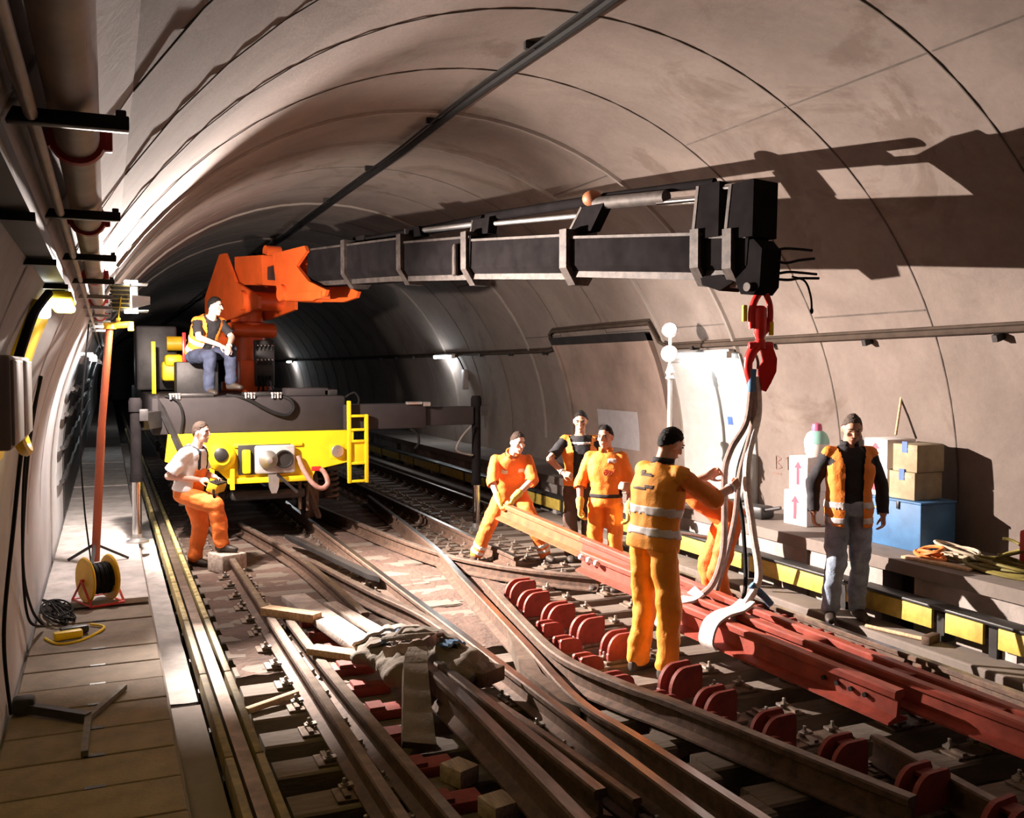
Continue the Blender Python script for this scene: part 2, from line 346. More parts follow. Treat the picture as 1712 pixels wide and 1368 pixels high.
# long horizontal shuttering seams on the right haunch
for a in (math.radians(27), math.radians(45), math.radians(61)):
    for j in range(9):
        if random.random() < 0.35: continue
        y = 3.5 + 1.5 * j; mb = MB(); mb.beam(vpt(a, y + 0.02, 0.003), vpt(a, y + 1.48, 0.003), 0.014, 0.008, up=V((math.cos(a), 0, math.sin(a))))
        part('shutter_seam', mb, 'seam', ceiling if a > A_R else wall_right)
# far end bulkhead of the tunnel bend
mb = MB(); mb.box((TX, Y1 + 0.1, 2.3), (9, 0.2, 6)); struct('wall_far', mb, 'darksteel')

def wall_patch(mb, y0, y1, z0, z1, off, th=0.05, n=6, side=1):
    vs = []
    for i in range(n + 1):
        z = z0 + (z1 - z0) * i / n
        for y, o in ((y0, off), (y1, off), (y1, off - th), (y0, off - th)): vs.append((vx(z, o, side), y, z))
    fs = [(3, 2, 1, 0), tuple(range(n * 4, n * 4 + 4))]
    for i in range(n): fs += [(i * 4 + k, i * 4 + (k + 1) % 4, i * 4 + 4 + (k + 1) % 4, i * 4 + 4 + k) for k in range(4)]
    mb.add(vs, fs); return mb

# ------------------------------------------------------------------ floor, walkway, bench
mb = MB(); mb.box((TX, (Y0 + Y1) / 2, -0.275), (8.2, Y1 - Y0, 0.15)); floor = struct('floor', mb, 'trackbed', 'dark dirty track bed')
def rough_slab(mb, x0, x1, y0, y1, zt, zb, nx, ny, amp, seed):
    vs = []
    for j in range(ny + 1):
        for i in range(nx + 1):
            x = x0 + (x1 - x0) * i / nx; y = y0 + (y1 - y0) * j / ny
            vs.append((x, y, zt + amp * noise.noise(V((x * 2.3 + seed, y * 2.3, 0))) + amp * 0.6 * noise.noise(V((x * 9, y * 9, seed)))))
    fs = [(j * (nx + 1) + i, j * (nx + 1) + i + 1, (j + 1) * (nx + 1) + i + 1, (j + 1) * (nx + 1) + i) for j in range(ny) for i in range(nx)]
    mb.add(vs, fs)
    bot = [(x0, y0, zb), (x1, y0, zb), (x1, y1, zb), (x0, y1, zb)]
    return mb
mb = MB(); rough_slab(mb, 0.86, 3.75, 7.1, 26.0, -0.004, -0.2, 60, 260, 0.030, 3.0); part('brown_infill', mb, 'infill', floor)
mb = MB(); rough_slab(mb, 3.75, 5.62, 10.0, 26.0, -0.07, -0.2, 20, 110, 0.03, 5.0); part('brown_infill', mb, 'infill', floor)
mb = MB(); rough_slab(mb, 0.86, 5.6, 2.0, 10.0, -0.135, -0.2, 50, 80, 0.05, 9.0); part('dark_spoil', mb, 'trackbed', floor)

# left walkway: a concrete body with separate cover slabs
mb = MB(); mb.box((-0.12, (Y0 + Y1) / 2, -0.02), (0.90, Y1 - Y0, 0.36)); walkway = struct('floor_walkway', mb, 'bench', 'raised walkway along the pale wall')
slab_me = {}
def slab_mesh(w_, d_, t_, mat, slot):
    m = MB(); m.bbox((0, 0, 0), (w_, d_, t_), 0.008)
    return m.mesh('cover_slab', mat)
sm1 = slab_mesh(0.86, 0.40, 0.05, 'slab', True); sm2 = slab_mesh(0.86, 1.45, 0.05, 'pale_conc', False)
slot = MB(); slot.bbox((0, 0, 0), (0.10, 0.035, 0.006), 0.003); slot_me = slot.mesh('lifting_slot', 'blackpaint')
for i in range(16):
    y = 2.3 + 0.415 * i
    o = inst('cover_slab', sm1, walkway, (-0.12 + random.uniform(-.004, .004), y, 0.185 + random.uniform(-.004, .004)), random.uniform(-.004, .004))
    inst('lifting_slot', slot_me, o, (0.03, -0.2, 0.0255))
for i in range(12):
    inst('cover_slab', sm2, walkway, (-0.12, 9.72 + 1.475 * i, 0.187 + (0.012 if i % 3 == 0 else 0)), 0)
# pale kerb strip between walkway and conductor rail
mb = MB(); rough_slab(mb, 0.335, 0.52, 6.55, 30.0, 0.045, -0.2, 4, 120, 0.03, 1.0)
vs = []; part('kerb_haunch', mb, 'pale_conc', floor)
mb = MB(); mb.box((0.425, 18.3, -0.09), (0.18, 23.4, 0.22)); part('kerb_body', mb, 'pale_conc', floor)
mb = MB(); mb.box((0.43, 4.4, -0.08), (0.20, 4.2, 0.24)); part('kerb_body', mb, 'bench', floor)

# right bench, built of concrete blocks with dark gaps (cable openings)
BX = 6.22
mb = MB(); mb.box((6.86, 40, 0.545), (1.28, 85, 0.11)); bench = struct('floor_bench', mb, 'bench', 'raised concrete bench along the tunnel wall')
y = 2.6; k = 0
lens_ = [1.25, 0.42, 1.35, 0.95, 1.1, 1.3, 0.8, 1.2, 1.0, 1.4] * 4
for L_ in lens_:
    gap = (0.30, 0.16, 0.34, 0.05)[k % 4]
    mb = MB(); mb.bbox((BX + 0.16 + random.uniform(0, .02), y + L_ / 2, 0.17), (0.24, L_, 0.63), 0.012); part('bench_block', mb, 'blockconc', bench)
    y += L_ + gap; k += 1
    if y > 40: break
mb = MB(); mb.box((6.95, 40, 0.1), (0.9, 85, 0.7)); part('bench_core', mb, 'trackbed', bench)
# low shoulder the man in jeans stands on
mb = MB(); mb.bbox((5.86, 20, -0.03), (0.34, 36, 0.29), 0.015); struct('floor_shoulder', mb, 'bench', 'low concrete shoulder beside the conductor rail')

# niche panel with pale square, lit white board below the lamp
mb = MB(); wall_patch(mb, 11.35, 14.3, 0.6, 2.62, 0.045, 0.09); d1 = struct('door_1', mb, 'doorbrown', 'brown flush panel in the right tunnel wall')
for y in (11.35, 14.3):
    mb = MB(); wall_patch(mb, y - 0.05, y + 0.05, 0.6, 2.72, 0.075, 0.12); part('panel_frame', mb, 'doorbrown', d1)
mb = MB(); wall_patch(mb, 11.3, 14.35, 2.62, 2.74, 0.085, 0.13, 2); part('panel_frame', mb, 'darksteel', d1)
mb = MB(); wall_patch(mb, 12.15, 13.4, 1.03, 1.60, 0.052, 0.02); part('repair_patch', mb, 'patch', d1)
mb = MB(); wall_patch(mb, 9.45, 11.0, 0.6, 2.42, 0.03, 0.06); wb = struct('trim_1', mb, 'cream', 'cream board on the tunnel wall below the fluorescent lamp')
mb = MB(); wall_patch(mb, 9.86, 9.96, 1.54, 1.64, 0.036, 0.012, 2); part('blue_tag', mb, 'bluetag', wb)
# red chalk marks on the right wall (paint strokes)
mb = MB()
def stroke(pts, w_=0.012):
    P = [V((vx(z, 0.004), yy, z)) for yy, z in pts]
    for p, q in zip(P[:-1], P[1:]): mb.beam(p, q, 0.004, w_, up=(0, 0, 1))
y_, z_ = 9.1, 1.06
stroke([(y_, z_), (y_, z_ + .16), (y_ - .09, z_ + .13), (y_ - .01, z_ + .09), (y_ - .1, z_ + .03), (y_, z_)])
stroke([(y_ - .17, z_ + .14), (y_ - .21, z_ + .16), (y_ - .21, z_ + .01)])
stroke([(y_ - .29, z_ + .13), (y_ - .36, z_ + .16), (y_ - .39, z_ + .1), (y_ - .3, z_ + .0), (y_ - .4, z_ + .0)])
stroke([(y_ + .05, z_ - .05), (y_ - .09, z_ - .05)])
MT['chalk'] = M('faded_red_chalk', (0.21, 0.115, 0.095), 0.9, var=0.3, scale=30)
part('red_chalk_mark', mb, 'chalk', wall_right)
mb = MB(); mb.cyl((7.02, 7.06, 1.60), (7.13, 7.10, 2.00), 0.013, n=8); solo('wooden_stake', mb, 'wood', 'thin wooden stake leaning on the wall above the white cartons', 'stake', (7.05, 7.06, 1.59))
# ------------------------------------------------------------------ sleepers with fastenings
SL_Y = [2.55 + 0.47 * i for i in range(49)]
def sleeper_mesh(L_, wd, seed):
    m = MB(); n = 10; vs = []
    rnd = random.Random(seed)
    for i in range(n + 1):
        x = -L_ / 2 + L_ * i / n; j = rnd.uniform(-.006, .006)
        for yy, zz in ((-wd / 2, -0.2), (wd / 2, -0.2), (wd / 2, -0.012), (wd / 2 - .014, 0), (-wd / 2 + .014, 0), (-wd / 2, -0.012)): vs.append((x, yy + j, zz + (rnd.uniform(-.004, .003) if zz > -.1 else 0)))
    fs = [tuple(range(5, -1, -1)), tuple(range(n * 6, n * 6 + 6))]
    for i in range(n): fs += [(i * 6 + k, i * 6 + (k + 1) % 6, i * 6 + 6 + (k + 1) % 6, i * 6 + 6 + k) for k in range(6)]
    m.add(vs, fs); return m.mesh('sleeper', 'sleeper')
slL = [sleeper_mesh(2.26, 0.25, i) for i in range(4)]; slR = [sleeper_mesh(2.52, 0.25, 10 + i) for i in range(4)]
m = MB(); m.bbox((0, 0, 0.009), (0.34, 0.17, 0.018), 0.004); m.box((0.115, 0, 0.026), (0.03, 0.15, 0.022)); m.box((-0.115, 0, 0.026), (0.03, 0.15, 0.022)); bp_me = m.mesh('baseplate', 'plate')
m = MB(); m.lathe([(0.030, 0), (0.030, 0.008), (0.021, 0.009), (0.021, 0.034), (0.012, 0.035), (0.012, 0.06), (0.006, 0.064)], (0, 0, 0.018), n=6)
m.beam((-0.045, 0, 0.04), (0.03, 0, 0.034), 0.05, 0.016); bolt_me = m.mesh('clip_bolt', 'bolt')
def fasten(par, x, y, z=0.0):
    o = inst('baseplate', bp_me, par, (x, 0, z))
    for sx in (-1, 1):
        inst('clip_bolt', bolt_me, o, (sx * 0.105, random.choice((-.045, .045)), 0.0), 0 if sx > 0 else PI)
for i, y in enumerate(SL_Y):
    a = inst('sleeper', slL[i % 4], None, (1.96, y + random.uniform(-.012, .012), random.uniform(-.006, .0)), random.uniform(-.006, .006))
    for lim, lab, grp in ((5.6, 'worn timber sleeper crossing under the two loose rails', 'sleepers under the loose rails'), (8.5, 'worn timber sleeper beside the canvas bundle and red slide plates', 'sleepers beside the canvas bundle'), (12.4, 'timber sleeper half buried in brown infill in front of the crane', 'half buried sleepers in front of the crane'), (99, 'shaded timber sleeper beneath the crane wagon', 'sleepers beneath the crane wagon')):
        if y < lim: tag(a, lab, 'sleeper', grp); break
    if y < 22:
        fasten(a, 1.23 - 1.96, y); fasten(a, 2.53 - 1.96, y)
    b = inst('sleeper', slR[(i * 3) % 4], None, (4.36, y + 0.09 + random.uniform(-.012, .012), random.uniform(-.006, .0)), random.uniform(-.008, .004))
    for lim, lab, grp in ((5.6, 'pale timber sleeper bare of rails beneath the red crossing end', 'bare sleepers beneath the crossing end'), (8.6, 'timber sleeper carrying red chairs beneath the hanging crossing', 'sleepers beneath the hanging crossing'), (12.2, 'timber sleeper around the feet of the workers lifting the rail', 'sleepers around the lifting workers'), (99, 'shaded timber sleeper of the second track beyond the outrigger leg', 'sleepers beyond the outrigger leg')):
        if y < lim: tag(b, lab, 'sleeper', grp); break
    if y < 22:
        fasten(b, 3.62 - 4.36 + 0.35, y); fasten(b, 4.62 - 4.36, y); fasten(b, 5.35 - 4.36, y)

# ------------------------------------------------------------------ rails
PROF = [(-.068, 0), (.068, 0), (.068, .012), (.014, .03), (.010, .102), (.035, .116), (.035, .143), (.026, .152), (-.026, .152), (-.035, .143), (-.035, .116), (-.010, .102), (-.014, .03), (-.068, .012)]
def sweep(mb, path, sc=1.0, prof=PROF, top=7, caps=True):
    P = [V(p) for p in path]; N = len(P); k = len(prof); vs = []
    for i, p in enumerate(P):
        e = (P[min(i + 1, N - 1)] - P[max(i - 1, 0)]).normalized(); r = e.cross(V((0, 0, 1))).normalized(); u = r.cross(e)
        vs += [p + r * a * sc + u * b * sc for a, b in prof]
    for i in range(N - 1):
        for q in range(k):
            mb.add([vs[i * k + q], vs[i * k + (q + 1) % k], vs[(i + 1) * k + (q + 1) % k], vs[(i + 1) * k + q]], [(0, 1, 2, 3)], 1 if q == top else 0)
    if caps: mb.add(vs[:k], [tuple(range(k - 1, -1, -1))], 0); mb.add(vs[-k:], [tuple(range(k))], 0)
    return mb
def weld(me):
    bm = bmesh.new(); bm.from_mesh(me); bmesh.ops.remove_doubles(bm, verts=bm.verts[:], dist=1e-5); bmesh.ops.recalc_face_normals(bm, faces=bm.faces[:]); bm.to_mesh(me); bm.free()
def rail(name, pts, label, mats=('rust', 'railtop'), zb=0.02, sc=1.0, smooth_path=True, group=None):
    P = [(p[0], p[1], (p[2] if len(p) > 2 else zb)) for p in pts]
    if smooth_path and len(P) > 2: P = spline(P, 6)
    mb = MB(); sweep(mb, P, sc)
    o = solo(name, mb, list(mats), label, 'rail', P[0], group, smooth=False); weld(o.data)
    o.data.polygons.foreach_set('use_smooth', [True] * len(o.data.polygons)); o.data.set_sharp_from_angle(angle=math.radians(30))
    return o
rail('running_rail', [(1.23, 2.2), (1.23, 70)], 'rusty running rail beneath the crane wheels, closest to the walkway', ('rust', 'dullhead'))
rail('running_rail', [(2.53, 2.2), (2.53, 70)], 'shiny running rail beneath the crane wheels, farthest from the walkway')
rail('guard_rail', [(1.36, 8.05), (1.385, 6.3), (1.45, 4.1), (1.52, 2.4)], 'dull guard rail hugging the running rail beside the red slide plates', ('rust', 'dullhead'))
rail('running_rail', [(4.12, 9.6), (4.12, 70)], 'rusty rail of the second track ending behind the man in yellow gloves')
rail('running_rail', [(5.35, 2.6), (5.35, 70)], 'rusty rail of the second track beside the low shoulder')
rail('crossover_rail', [(3.9, 15.2), (3.5, 10.7), (3.24, 8.9), (2.89, 6.55), (2.70, 5.3), (2.735, 4.5), (2.80, 2.6)], 'shiny crossover rail running diagonally from the second track into the crane track')
rail('crossover_rail', [(2.80, 15.5), (2.95, 13.9), (3.21, 11.5), (3.42, 10.25), (3.62, 9.6), (4.0, 8.95), (4.5, 8.4)], 'rusty crossover rail curving from the crane track towards the lifted crossing', ('rust', 'dullhead'))
rail('check_rail', [(3.36, 8.6), (3.10, 7.1), (2.97, 6.1), (3.08, 5.4), (3.20, 4.98), (3.36, 4.2), (3.53, 3.4)], 'thick check rail flaring away beside the row of red chairs', ('rust', 'dullhead'), sc=1.15)
rail('point_rail', [(1.62, 13.2), (1.89, 11.0), (1.97, 9.4), (1.99, 7.9)], 'rusty point rail between the running rails leading to the canvas bundle', ('rust', 'dullhead'))
rail('wing_rail', [(2.02, 10.3), (2.10, 9.7), (2.25, 8.65), (2.43, 7.6), (2.44, 6.5)], 'orange rusted wing rail merging into the shiny running rail', ('rust', 'dullhead'))
rail('loose_rail', [(1.90, 6.05, 0.12), (1.93, 5.2, 0.10), (1.90, 3.7, 0.08), (1.84, 2.5, 0.08)], 'loose rail with a bright edge leading from the canvas bundle', sc=1.25)
rail('loose_rail', [(2.00, 6.2, 0.13), (2.06, 5.4, 0.11), (2.13, 3.95, 0.09)], 'short loose rail with a white shiny cut end beside the bundle', sc=1.05)
rail('stub_rail', [(3.98, 4.12), (3.9, 3.2), (3.84, 2.4)], 'stub of dull rail on the sleepers beside the red chairs', ('rust', 'dullhead'))
rail('edge_rail', [(2.20, 5.95, 0.02), (2.30, 4.9, 0.02), (2.36, 4.0, 0.02)], 'thin rusty closure rail between the bundle and the shiny running rail', ('rust', 'dullhead'), sc=0.8)
# dark pointed stretcher bar lying between the rails
mb = MB(); mb.prism([(0, -.025), (0.3, -.05), (2.7, -.05), (2.9, 0), (2.7, .05), (0.3, .05)], (2.04, 12.04, 0.15), V((.415, -2.85, 0)).normalized(), V((2.85, .415, 0)).normalized(), 0.05)
solo('stretcher_bar', mb, 'darksteel', 'dark pointed stretcher bar lying between the crane track rails', 'bar', (2.25, 10.6, 0.125))
# crossing frog: plates filling the wedge between diagonal and running rail
mb = MB(); mb.prism([(2.60, 5.35), (2.66, 5.2), (2.72, 5.9), (3.0, 7.0), (2.92, 7.0), (2.62, 6.0)], (0, 0, 0.095), (1, 0, 0), (0, 1, 0), 0.12)
solo('crossing_frog', mb, 'dullhead', 'steel frog wedge where the diagonal rail meets the running rail', 'frog', (2.75, 6.1, 0.035))

# ------------------------------------------------------------------ conductor rails
def cond_left():
    t = thing('conductor_rail', 'third rail between yellow speckled cover boards beside the walkway', 'conductor rail', (0.64, 2.2, -0.1))
    mb = MB(); mb.box((0.645, 26, 0.125), (0.075, 48, 0.09)); mb.box((0.645, 26, 0.05), (0.02, 48, 0.10)); mb.box((0.645, 26, 0), (0.10, 48, 0.02)); part('contact_rail', mb, 'dullhead', t)
    y = 2.2; i = 0
    while y < 34:
        L_ = 1.48
        for x in (0.565, 0.725):
            mb = MB(); mb.bbox((x, y + L_ / 2, 0.12), (0.045, L_, 0.13), 0.006); part('cover_board', mb, 'yellowspeck' if y > 7.4 else 'nearboard', t)  # boards nearest the camera are a darker olive
        mb = MB(); mb.box((0.645, y + 0.02, -0.02), (0.22, 0.07, 0.16)); part('bracket', mb, 'darksteel', t)
        mb = MB(); mb.box((0.645, y + 0.76, -0.02), (0.22, 0.07, 0.16)); part('bracket', mb, 'darksteel', t)
        y += 1.5; i += 1
MT['yellowspeck'] = M('speckled_yellow_board', (0.80, 0.68, 0.30), 0.6, var=0.5, scale=16, col2=(0.22, 0.15, 0.05))
MT['nearboard'] = M('near_olive_board', (0.20, 0.155, 0.07), 0.7, var=0.4, scale=12)
cond_left()
def cond_right():
    t = thing('conductor_rail', 'third rail with black top and yellow side boards beside the concrete bench', 'conductor rail', (6.06, 2.6, 0.115))
    mb = MB(); mb.box((6.06, 21, 0.27), (0.05, 38, 0.09)); part('contact_rail', mb, 'dullhead', t)
    y = 2.6; lens = [1.7, 0.55, 0.35, 0.95, 1.25, 1.6, 0.9, 1.4]; i = 0
    while y < 32:
        L_ = lens[i % 8]; mb = MB(); mb.bbox((5.975, y + L_ / 2, 0.27), (0.03, L_, 0.155), 0.005); part('side_board', mb, 'yellowcover', t)
        mb = MB(); mb.box((6.03, y + L_ + 0.05, 0.22), (0.12, 0.07, 0.22)); part('bracket', mb, 'darksteel', t)
        y += L_ + 0.13; i += 1
    y = 2.6
    while y < 32:
        mb = MB(); mb.bbox((6.04, y + 0.95, 0.365), (0.17, 1.9, 0.03), 0.01); part('top_cover', mb, 'blackpaint', t)
        mb = MB(); mb.box((6.06, y + 0.4, 0.17), (0.10, 0.12, 0.11)); part('insulator', mb, 'pale_conc', t); y += 1.92
cond_right()

# ------------------------------------------------------------------ red chairs (rail braces)
def chair_profile(w_, h_, mirror=False):
    pts = [(-w_, 0.0), (-w_, 0.05)]
    for i in range(9):
        a = PI - (PI / 2) * i / 8
        pts.append((-w_ * 0.18 + (w_ * 0.78) * math.cos(a), 0.06 + (h_ - 0.06) * math.sin(a)))
    pts += [(w_ * 0.62, h_), (w_ * 0.72, h_ * 0.86), (w_ * 0.72, 0)]
    return [(-a, b) for a, b in pts][::-1] if mirror else pts
def brace_meshes(w_, h_, mirror):
    a = MB(); a.prism(chair_profile(w_, h_, mirror), (0, 0, 0.02), (1, 0, 0), (0, 0, 1), 0.028)
    b = MB(); b.bbox((0, 0, 0.012), (w_ * 2.4, 0.20, 0.024), 0.005); s = 1 if not mirror else -1
    c = MB(); c.box((s * w_ * 0.2, 0, h_ * 0.9), (w_ * 0.7, 0.09, 0.022))
    return a.mesh('cheek_plate', 'reddull'), b.mesh('base_plate', 'plate'), c.mesh('cap_bar', 'reddull')
BR = {'near': brace_meshes(0.155, 0.205, False), 'far': brace_meshes(0.13, 0.13, True), 'low': brace_meshes(0.17, 0.15, False)}
def brace(x, y, kind, label, group, rz=0.0, sc=1.0):
    t = thing('rail_chair', label, 'rail chair', (x, y, 0.0), group, rz); t.scale = (sc, sc, sc)
    for yy in (-0.055, 0.055): inst('cheek_plate', BR[kind][0], t, (0, yy, 0))
    inst('base_plate', BR[kind][1], t, (0, 0, 0)); inst('cap_bar', BR[kind][2], t, (0, 0, 0))
    for sx in (-1, 1): inst('clip_bolt', bolt_me, t, (sx * 0.15, 0.0, 0.0))
CK = [(3.53, 3.4), (3.36, 4.2), (3.20, 4.98), (3.08, 5.4), (2.97, 6.1), (3.10, 7.1), (3.36, 8.6)]
def check_x(y):
    for (x0, y0), (x1, y1) in zip(CK[:-1], CK[1:]):
        if y0 <= y <= y1: return x0 + (x1 - x0) * (y - y0) / (y1 - y0)
    return 3.53 if y < 3.4 else 3.36
for i, y in enumerate(SL_Y):
    ys = y + 0.09
    if 3.0 < ys < 8.5 and not 5.55 < ys < 6.3:
        x = max(check_x(ys) + 0.30, 3.52) + 0.10 * max(0, 1 - abs(ys - 6.4) / 1.5) + random.uniform(-.01, .01)
        brace(x, ys, 'near', 'red oxide rail chair with twin rounded cheeks in the row between the two tracks', 'red chairs between the tracks', random.uniform(-.06, .06) + 0.10, random.uniform(.95, 1.06))
    if 4.3 < ys < 7.8:
        brace(check_x(ys) + 0.17 if ys < 5.4 else check_x(ys) + 0.22, ys - 0.18, 'far', 'low red oxide chair tucked against the thick check rail', 'red chairs against the check rail', 0.12, 0.9)
    if 4.0 < ys < 7.4:
        brace(5.02 + 0.05 * (ys - 4), ys, 'low', 'dark red oxide chair beside the second track rail at the low shoulder', 'red chairs by the low shoulder', 0.05, 1.0)
    if 3.9 < y < 8.4:
        mb = MB(); mb.bbox((1.66 - 0.02 * (8 - y), y + 0.1, 0.03), (0.30, 0.15, 0.06), 0.006); mb.box((1.60 - 0.02 * (8 - y), y + 0.1, 0.07), (0.10, 0.13, 0.03))
        solo('slide_plate', mb, 'reddull', 'flat red oxide slide plate on a sleeper beside the guard rail', 'slide plate', (1.66, y + 0.1, 0.0), 'red slide plates beside the guard rail')

# ------------------------------------------------------------------ the red crossing being lowered
XR = thing('rail_crossing', 'long red oxide rail crossing hanging in slings above the sleepers', 'rail crossing', (4.5, 6.2, 0.1))
def xrail(name, a, b, sc, bend=None, label=None):
    mb = MB(); P = [a] + ([bend] if bend else []) + [b]; P = spline(P, 8) if bend else [V(a).lerp(V(b), i / 6) for i in range(7)]
    sweep(mb, P, sc); o = part(name, mb, ['red', 'redhead'], XR, False, label); weld(o.data); return o
MT['redhead'] = M('red_oxide_rail_head', (0.47, 0.10, 0.06), 0.42, var=0.3, scale=9)
MT['rustyred'] = M('bare_rusted_rail', (0.27, 0.092, 0.034), 0.6, metal=0.1, var=0.35, scale=8)
r1 = xrail('rail', (4.05, 9.85, 0.56), (4.92, 3.3, 0.06), 1.2, (4.50, 6.3, 0.26))
mb = MB(); P1_ = spline([(4.05, 9.85, 0.56), (4.50, 6.3, 0.26), (4.92, 3.3, 0.06)], 8); sweep(mb, [P1_[0] + (P1_[0] - P1_[1]).normalized() * 0.01] + P1_[1:5], 1.222); o = part('bare_rail_end', mb, ['rustyred', 'rustyred'], XR, False, 'bare rusted orange end of the long rail'); weld(o.data)
r2 = xrail('rail', (3.98, 7.75, 0.40), (4.76, 3.3, 0.07), 1.2, (4.32, 5.75, 0.24))
r3 = xrail('rail', (4.05, 6.45, 0.24), (4.38, 4.35, 0.10), 1.35)
for y, z in ((7.3, .36), (6.6, .30), (5.3, .22), (4.6, .17), (4.0, .13)):
    xa = 4.05 + (9.85 - y) * 0.1335; xb = 3.98 + (7.75 - y) * 0.175
    mb = MB(); mb.bbox(((xa + xb) / 2, y, z + 0.09), (abs(xa - xb), 0.16, 0.10), 0.01); part('spacer_block', mb, 'red', XR)
for k in range(3):
    p = V((3.98, 7.75, 0.40)).lerp(V((4.32, 5.75, 0.24)), 0.03 + 0.055 * k) + V((-0.045, 0, 0.135))
    mb = MB(); mb.lathe([(0.028, -0.02), (0.028, 0.02), (0.02, 0.03)], p, axis=(-1, -.15, 0.3), n=8); part('bolt_head', mb, 'boxwhite', XR, True, 'white bolt head')
for k in range(4):
    p = V((4.05, 6.45, 0.24)).lerp(V((4.38, 4.35, 0.10)), 0.75 + 0.05 * k) + V((-0.02, 0, 0.10))
    mb = MB(); mb.lathe([(0.016, 0), (0.016, 0.02)], p, axis=(-1, -.15, 0), n=8); part('bolt_hole', mb, 'blackpaint', XR)
# tie strut behind the sling
mb = MB(); mb.beam((4.36, 6.5, 0.46), (4.62, 6.0, 0.36), 0.05, 0.03); mb.beam((4.62, 6.0, 0.36), (4.56, 6.35, 0.40), 0.05, 0.03); part('tie_strut', mb, 'redhead', XR)

# ------------------------------------------------------------------ loose timber and canvas bundle
def plank(name, a, b, wd, th, mat, label):
    mb = MB(); a, b = V(a), V(b); L_ = (b - a).length; e = (b - a).normalized(); r = e.cross(V((0, 0, 1))).normalized(); u = r.cross(e)
    R = Matrix((r, e, u)).transposed(); mb.bbox((a + b) / 2, (wd, L_, th), 0.006, rot=R)
    return solo(name, mb, mat, label, 'plank', (a + b) / 2 - V((0, 0, th / 2)))
plank('plank', (1.20, 8.20, 0.20), (1.56, 7.78, 0.20), 0.12, 0.07, 'wood', 'short fresh timber block lying across the guard rail')
plank('plank', (1.34, 6.92, 0.20), (1.66, 6.58, 0.20), 0.13, 0.05, 'wood', 'thin timber offcut lying across the red slide plates')
plank('plank', (1.55, 8.85, 0.13), (1.72, 6.75, 0.20), 0.22, 0.06, 'canvaspale', 'long pale board running up to the canvas bundle')
plank('plank', (1.84, 8.6, 0.10), (1.95, 6.9, 0.20), 0.12, 0.04, 'woodgrey', 'narrow grey board beside the long pale board')
plank('plank', (0.80, 6.32, 0.02), (1.16, 6.48, 0.04), 0.05, 0.04, 'wood', 'thin yellow timber stick between rail and conductor rail')
def blob(name, mb, mat, voxel, amp, scale, parent=None, loc=None, seed=0.0, clampz=None, sm=6):
    """union of closed shapes -> one continuous crumpled surface"""
    me = mb.mesh(name + '_src', mat, (0, 0, 0)); o = bpy.data.objects.new('src', me); COL.objects.link(o)
    md = o.modifiers.new('r', 'REMESH'); md.mode = 'VOXEL'; md.voxel_size = voxel
    s2 = o.modifiers.new('s', 'SMOOTH'); s2.factor = 0.5; s2.iterations = sm
    dg = bpy.context.evaluated_depsgraph_get(); out = bpy.data.meshes.new_from_object(o.evaluated_get(dg), depsgraph=dg)
    bpy.data.objects.remove(o); bpy.data.meshes.remove(me); out.name = name
    if amp:
        nr = [v.normal.copy() for v in out.vertices]
        for v, n_ in zip(out.vertices, nr):
            p = v.co * scale + V((seed, seed * 1.7, -seed)); v.co += n_ * amp * (noise.noise(p) + 0.5 * noise.noise(p * 2.3))
    if clampz is not None:
        for v in out.vertices: v.co.z = max(v.co.z, clampz)
    out.materials.clear(); out.materials.append(MT[mat]); out.polygons.foreach_set('use_smooth', [True] * len(out.polygons)); out.update()
    return out
BN = thing('canvas_bundle', 'heap of dirty canvas slings and straps bundled over the rails', 'bundle', (1.95, 6.2, 0.1))
mb = MB()
mb.ell((1.78, 6.55, 0.22), (0.22, 0.30, 0.10)); mb.ell((2.02, 6.25, 0.25), (0.26, 0.26, 0.13)); mb.ell((2.17, 6.0, 0.24), (0.17, 0.22, 0.11)); mb.ell((1.85, 6.15, 0.22), (0.2, 0.24, 0.12))
me = blob('canvas', mb, 'canvas', 0.022, 0.05, 7.0, seed=2.0); me.transform(Matrix.Translation(-V((1.95, 6.2, 0.1)))); inst('canvas', me, BN, (0, 0, 0))
def flap(name, pts, widths, th, mat, par, side):
    mb = MB(); P = spline(pts, 6); n = len(P); W_ = [widths[0] + (widths[-1] - widths[0]) * i / (n - 1) for i in range(n)]
    mb.strip([p + V((0, 0, 0.008 * math.sin(i * 1.9))) for i, p in enumerate(P)], W_, th, side); return part(name, mb, mat, par)
flap('canvas_flap', [(1.88, 6.05, 0.36), (1.80, 5.85, 0.33), (1.70, 5.5, 0.18), (1.62, 5.2, 0.07)], (0.13, 0.20), 0.05, 'canvas', BN, (1, 0.2, 0))
flap('strap', [(1.62, 6.75, 0.26), (1.78, 6.62, 0.37), (1.95, 6.58, 0.38), (2.12, 6.4, 0.36), (2.22, 6.2, 0.30)], (0.10, 0.10), 0.022, 'canvaspale', BN, (0.3, 1, 0))
flap('strap', [(1.66, 6.5, 0.30), (1.86, 6.38, 0.40), (2.05, 6.3, 0.42), (2.2, 6.15, 0.36), (2.3, 6.0, 0.24)], (0.08, 0.08), 0.022, 'canvas', BN, (0.3, 1, 0))
flap('strap', [(1.72, 6.3, 0.30), (1.85, 6.1, 0.38), (2.0, 6.12, 0.40), (2.1, 6.3, 0.38), (2.05, 6.5, 0.36)], (0.07, 0.07), 0.02, 'slingbrown', BN, (0, 0, 1))
flap('strap', [(1.74, 6.45, 0.34), (1.84, 6.42, 0.385), (1.93, 6.46, 0.385)], (0.09, 0.09), 0.02, 'slingblue', BN, (0.3, 1, 0))
flap('strap', [(2.06, 6.05, 0.375), (2.15, 6.12, 0.38), (2.24, 6.2, 0.33)], (0.07, 0.07), 0.02, 'slingblue', BN, (1, -1, 0))
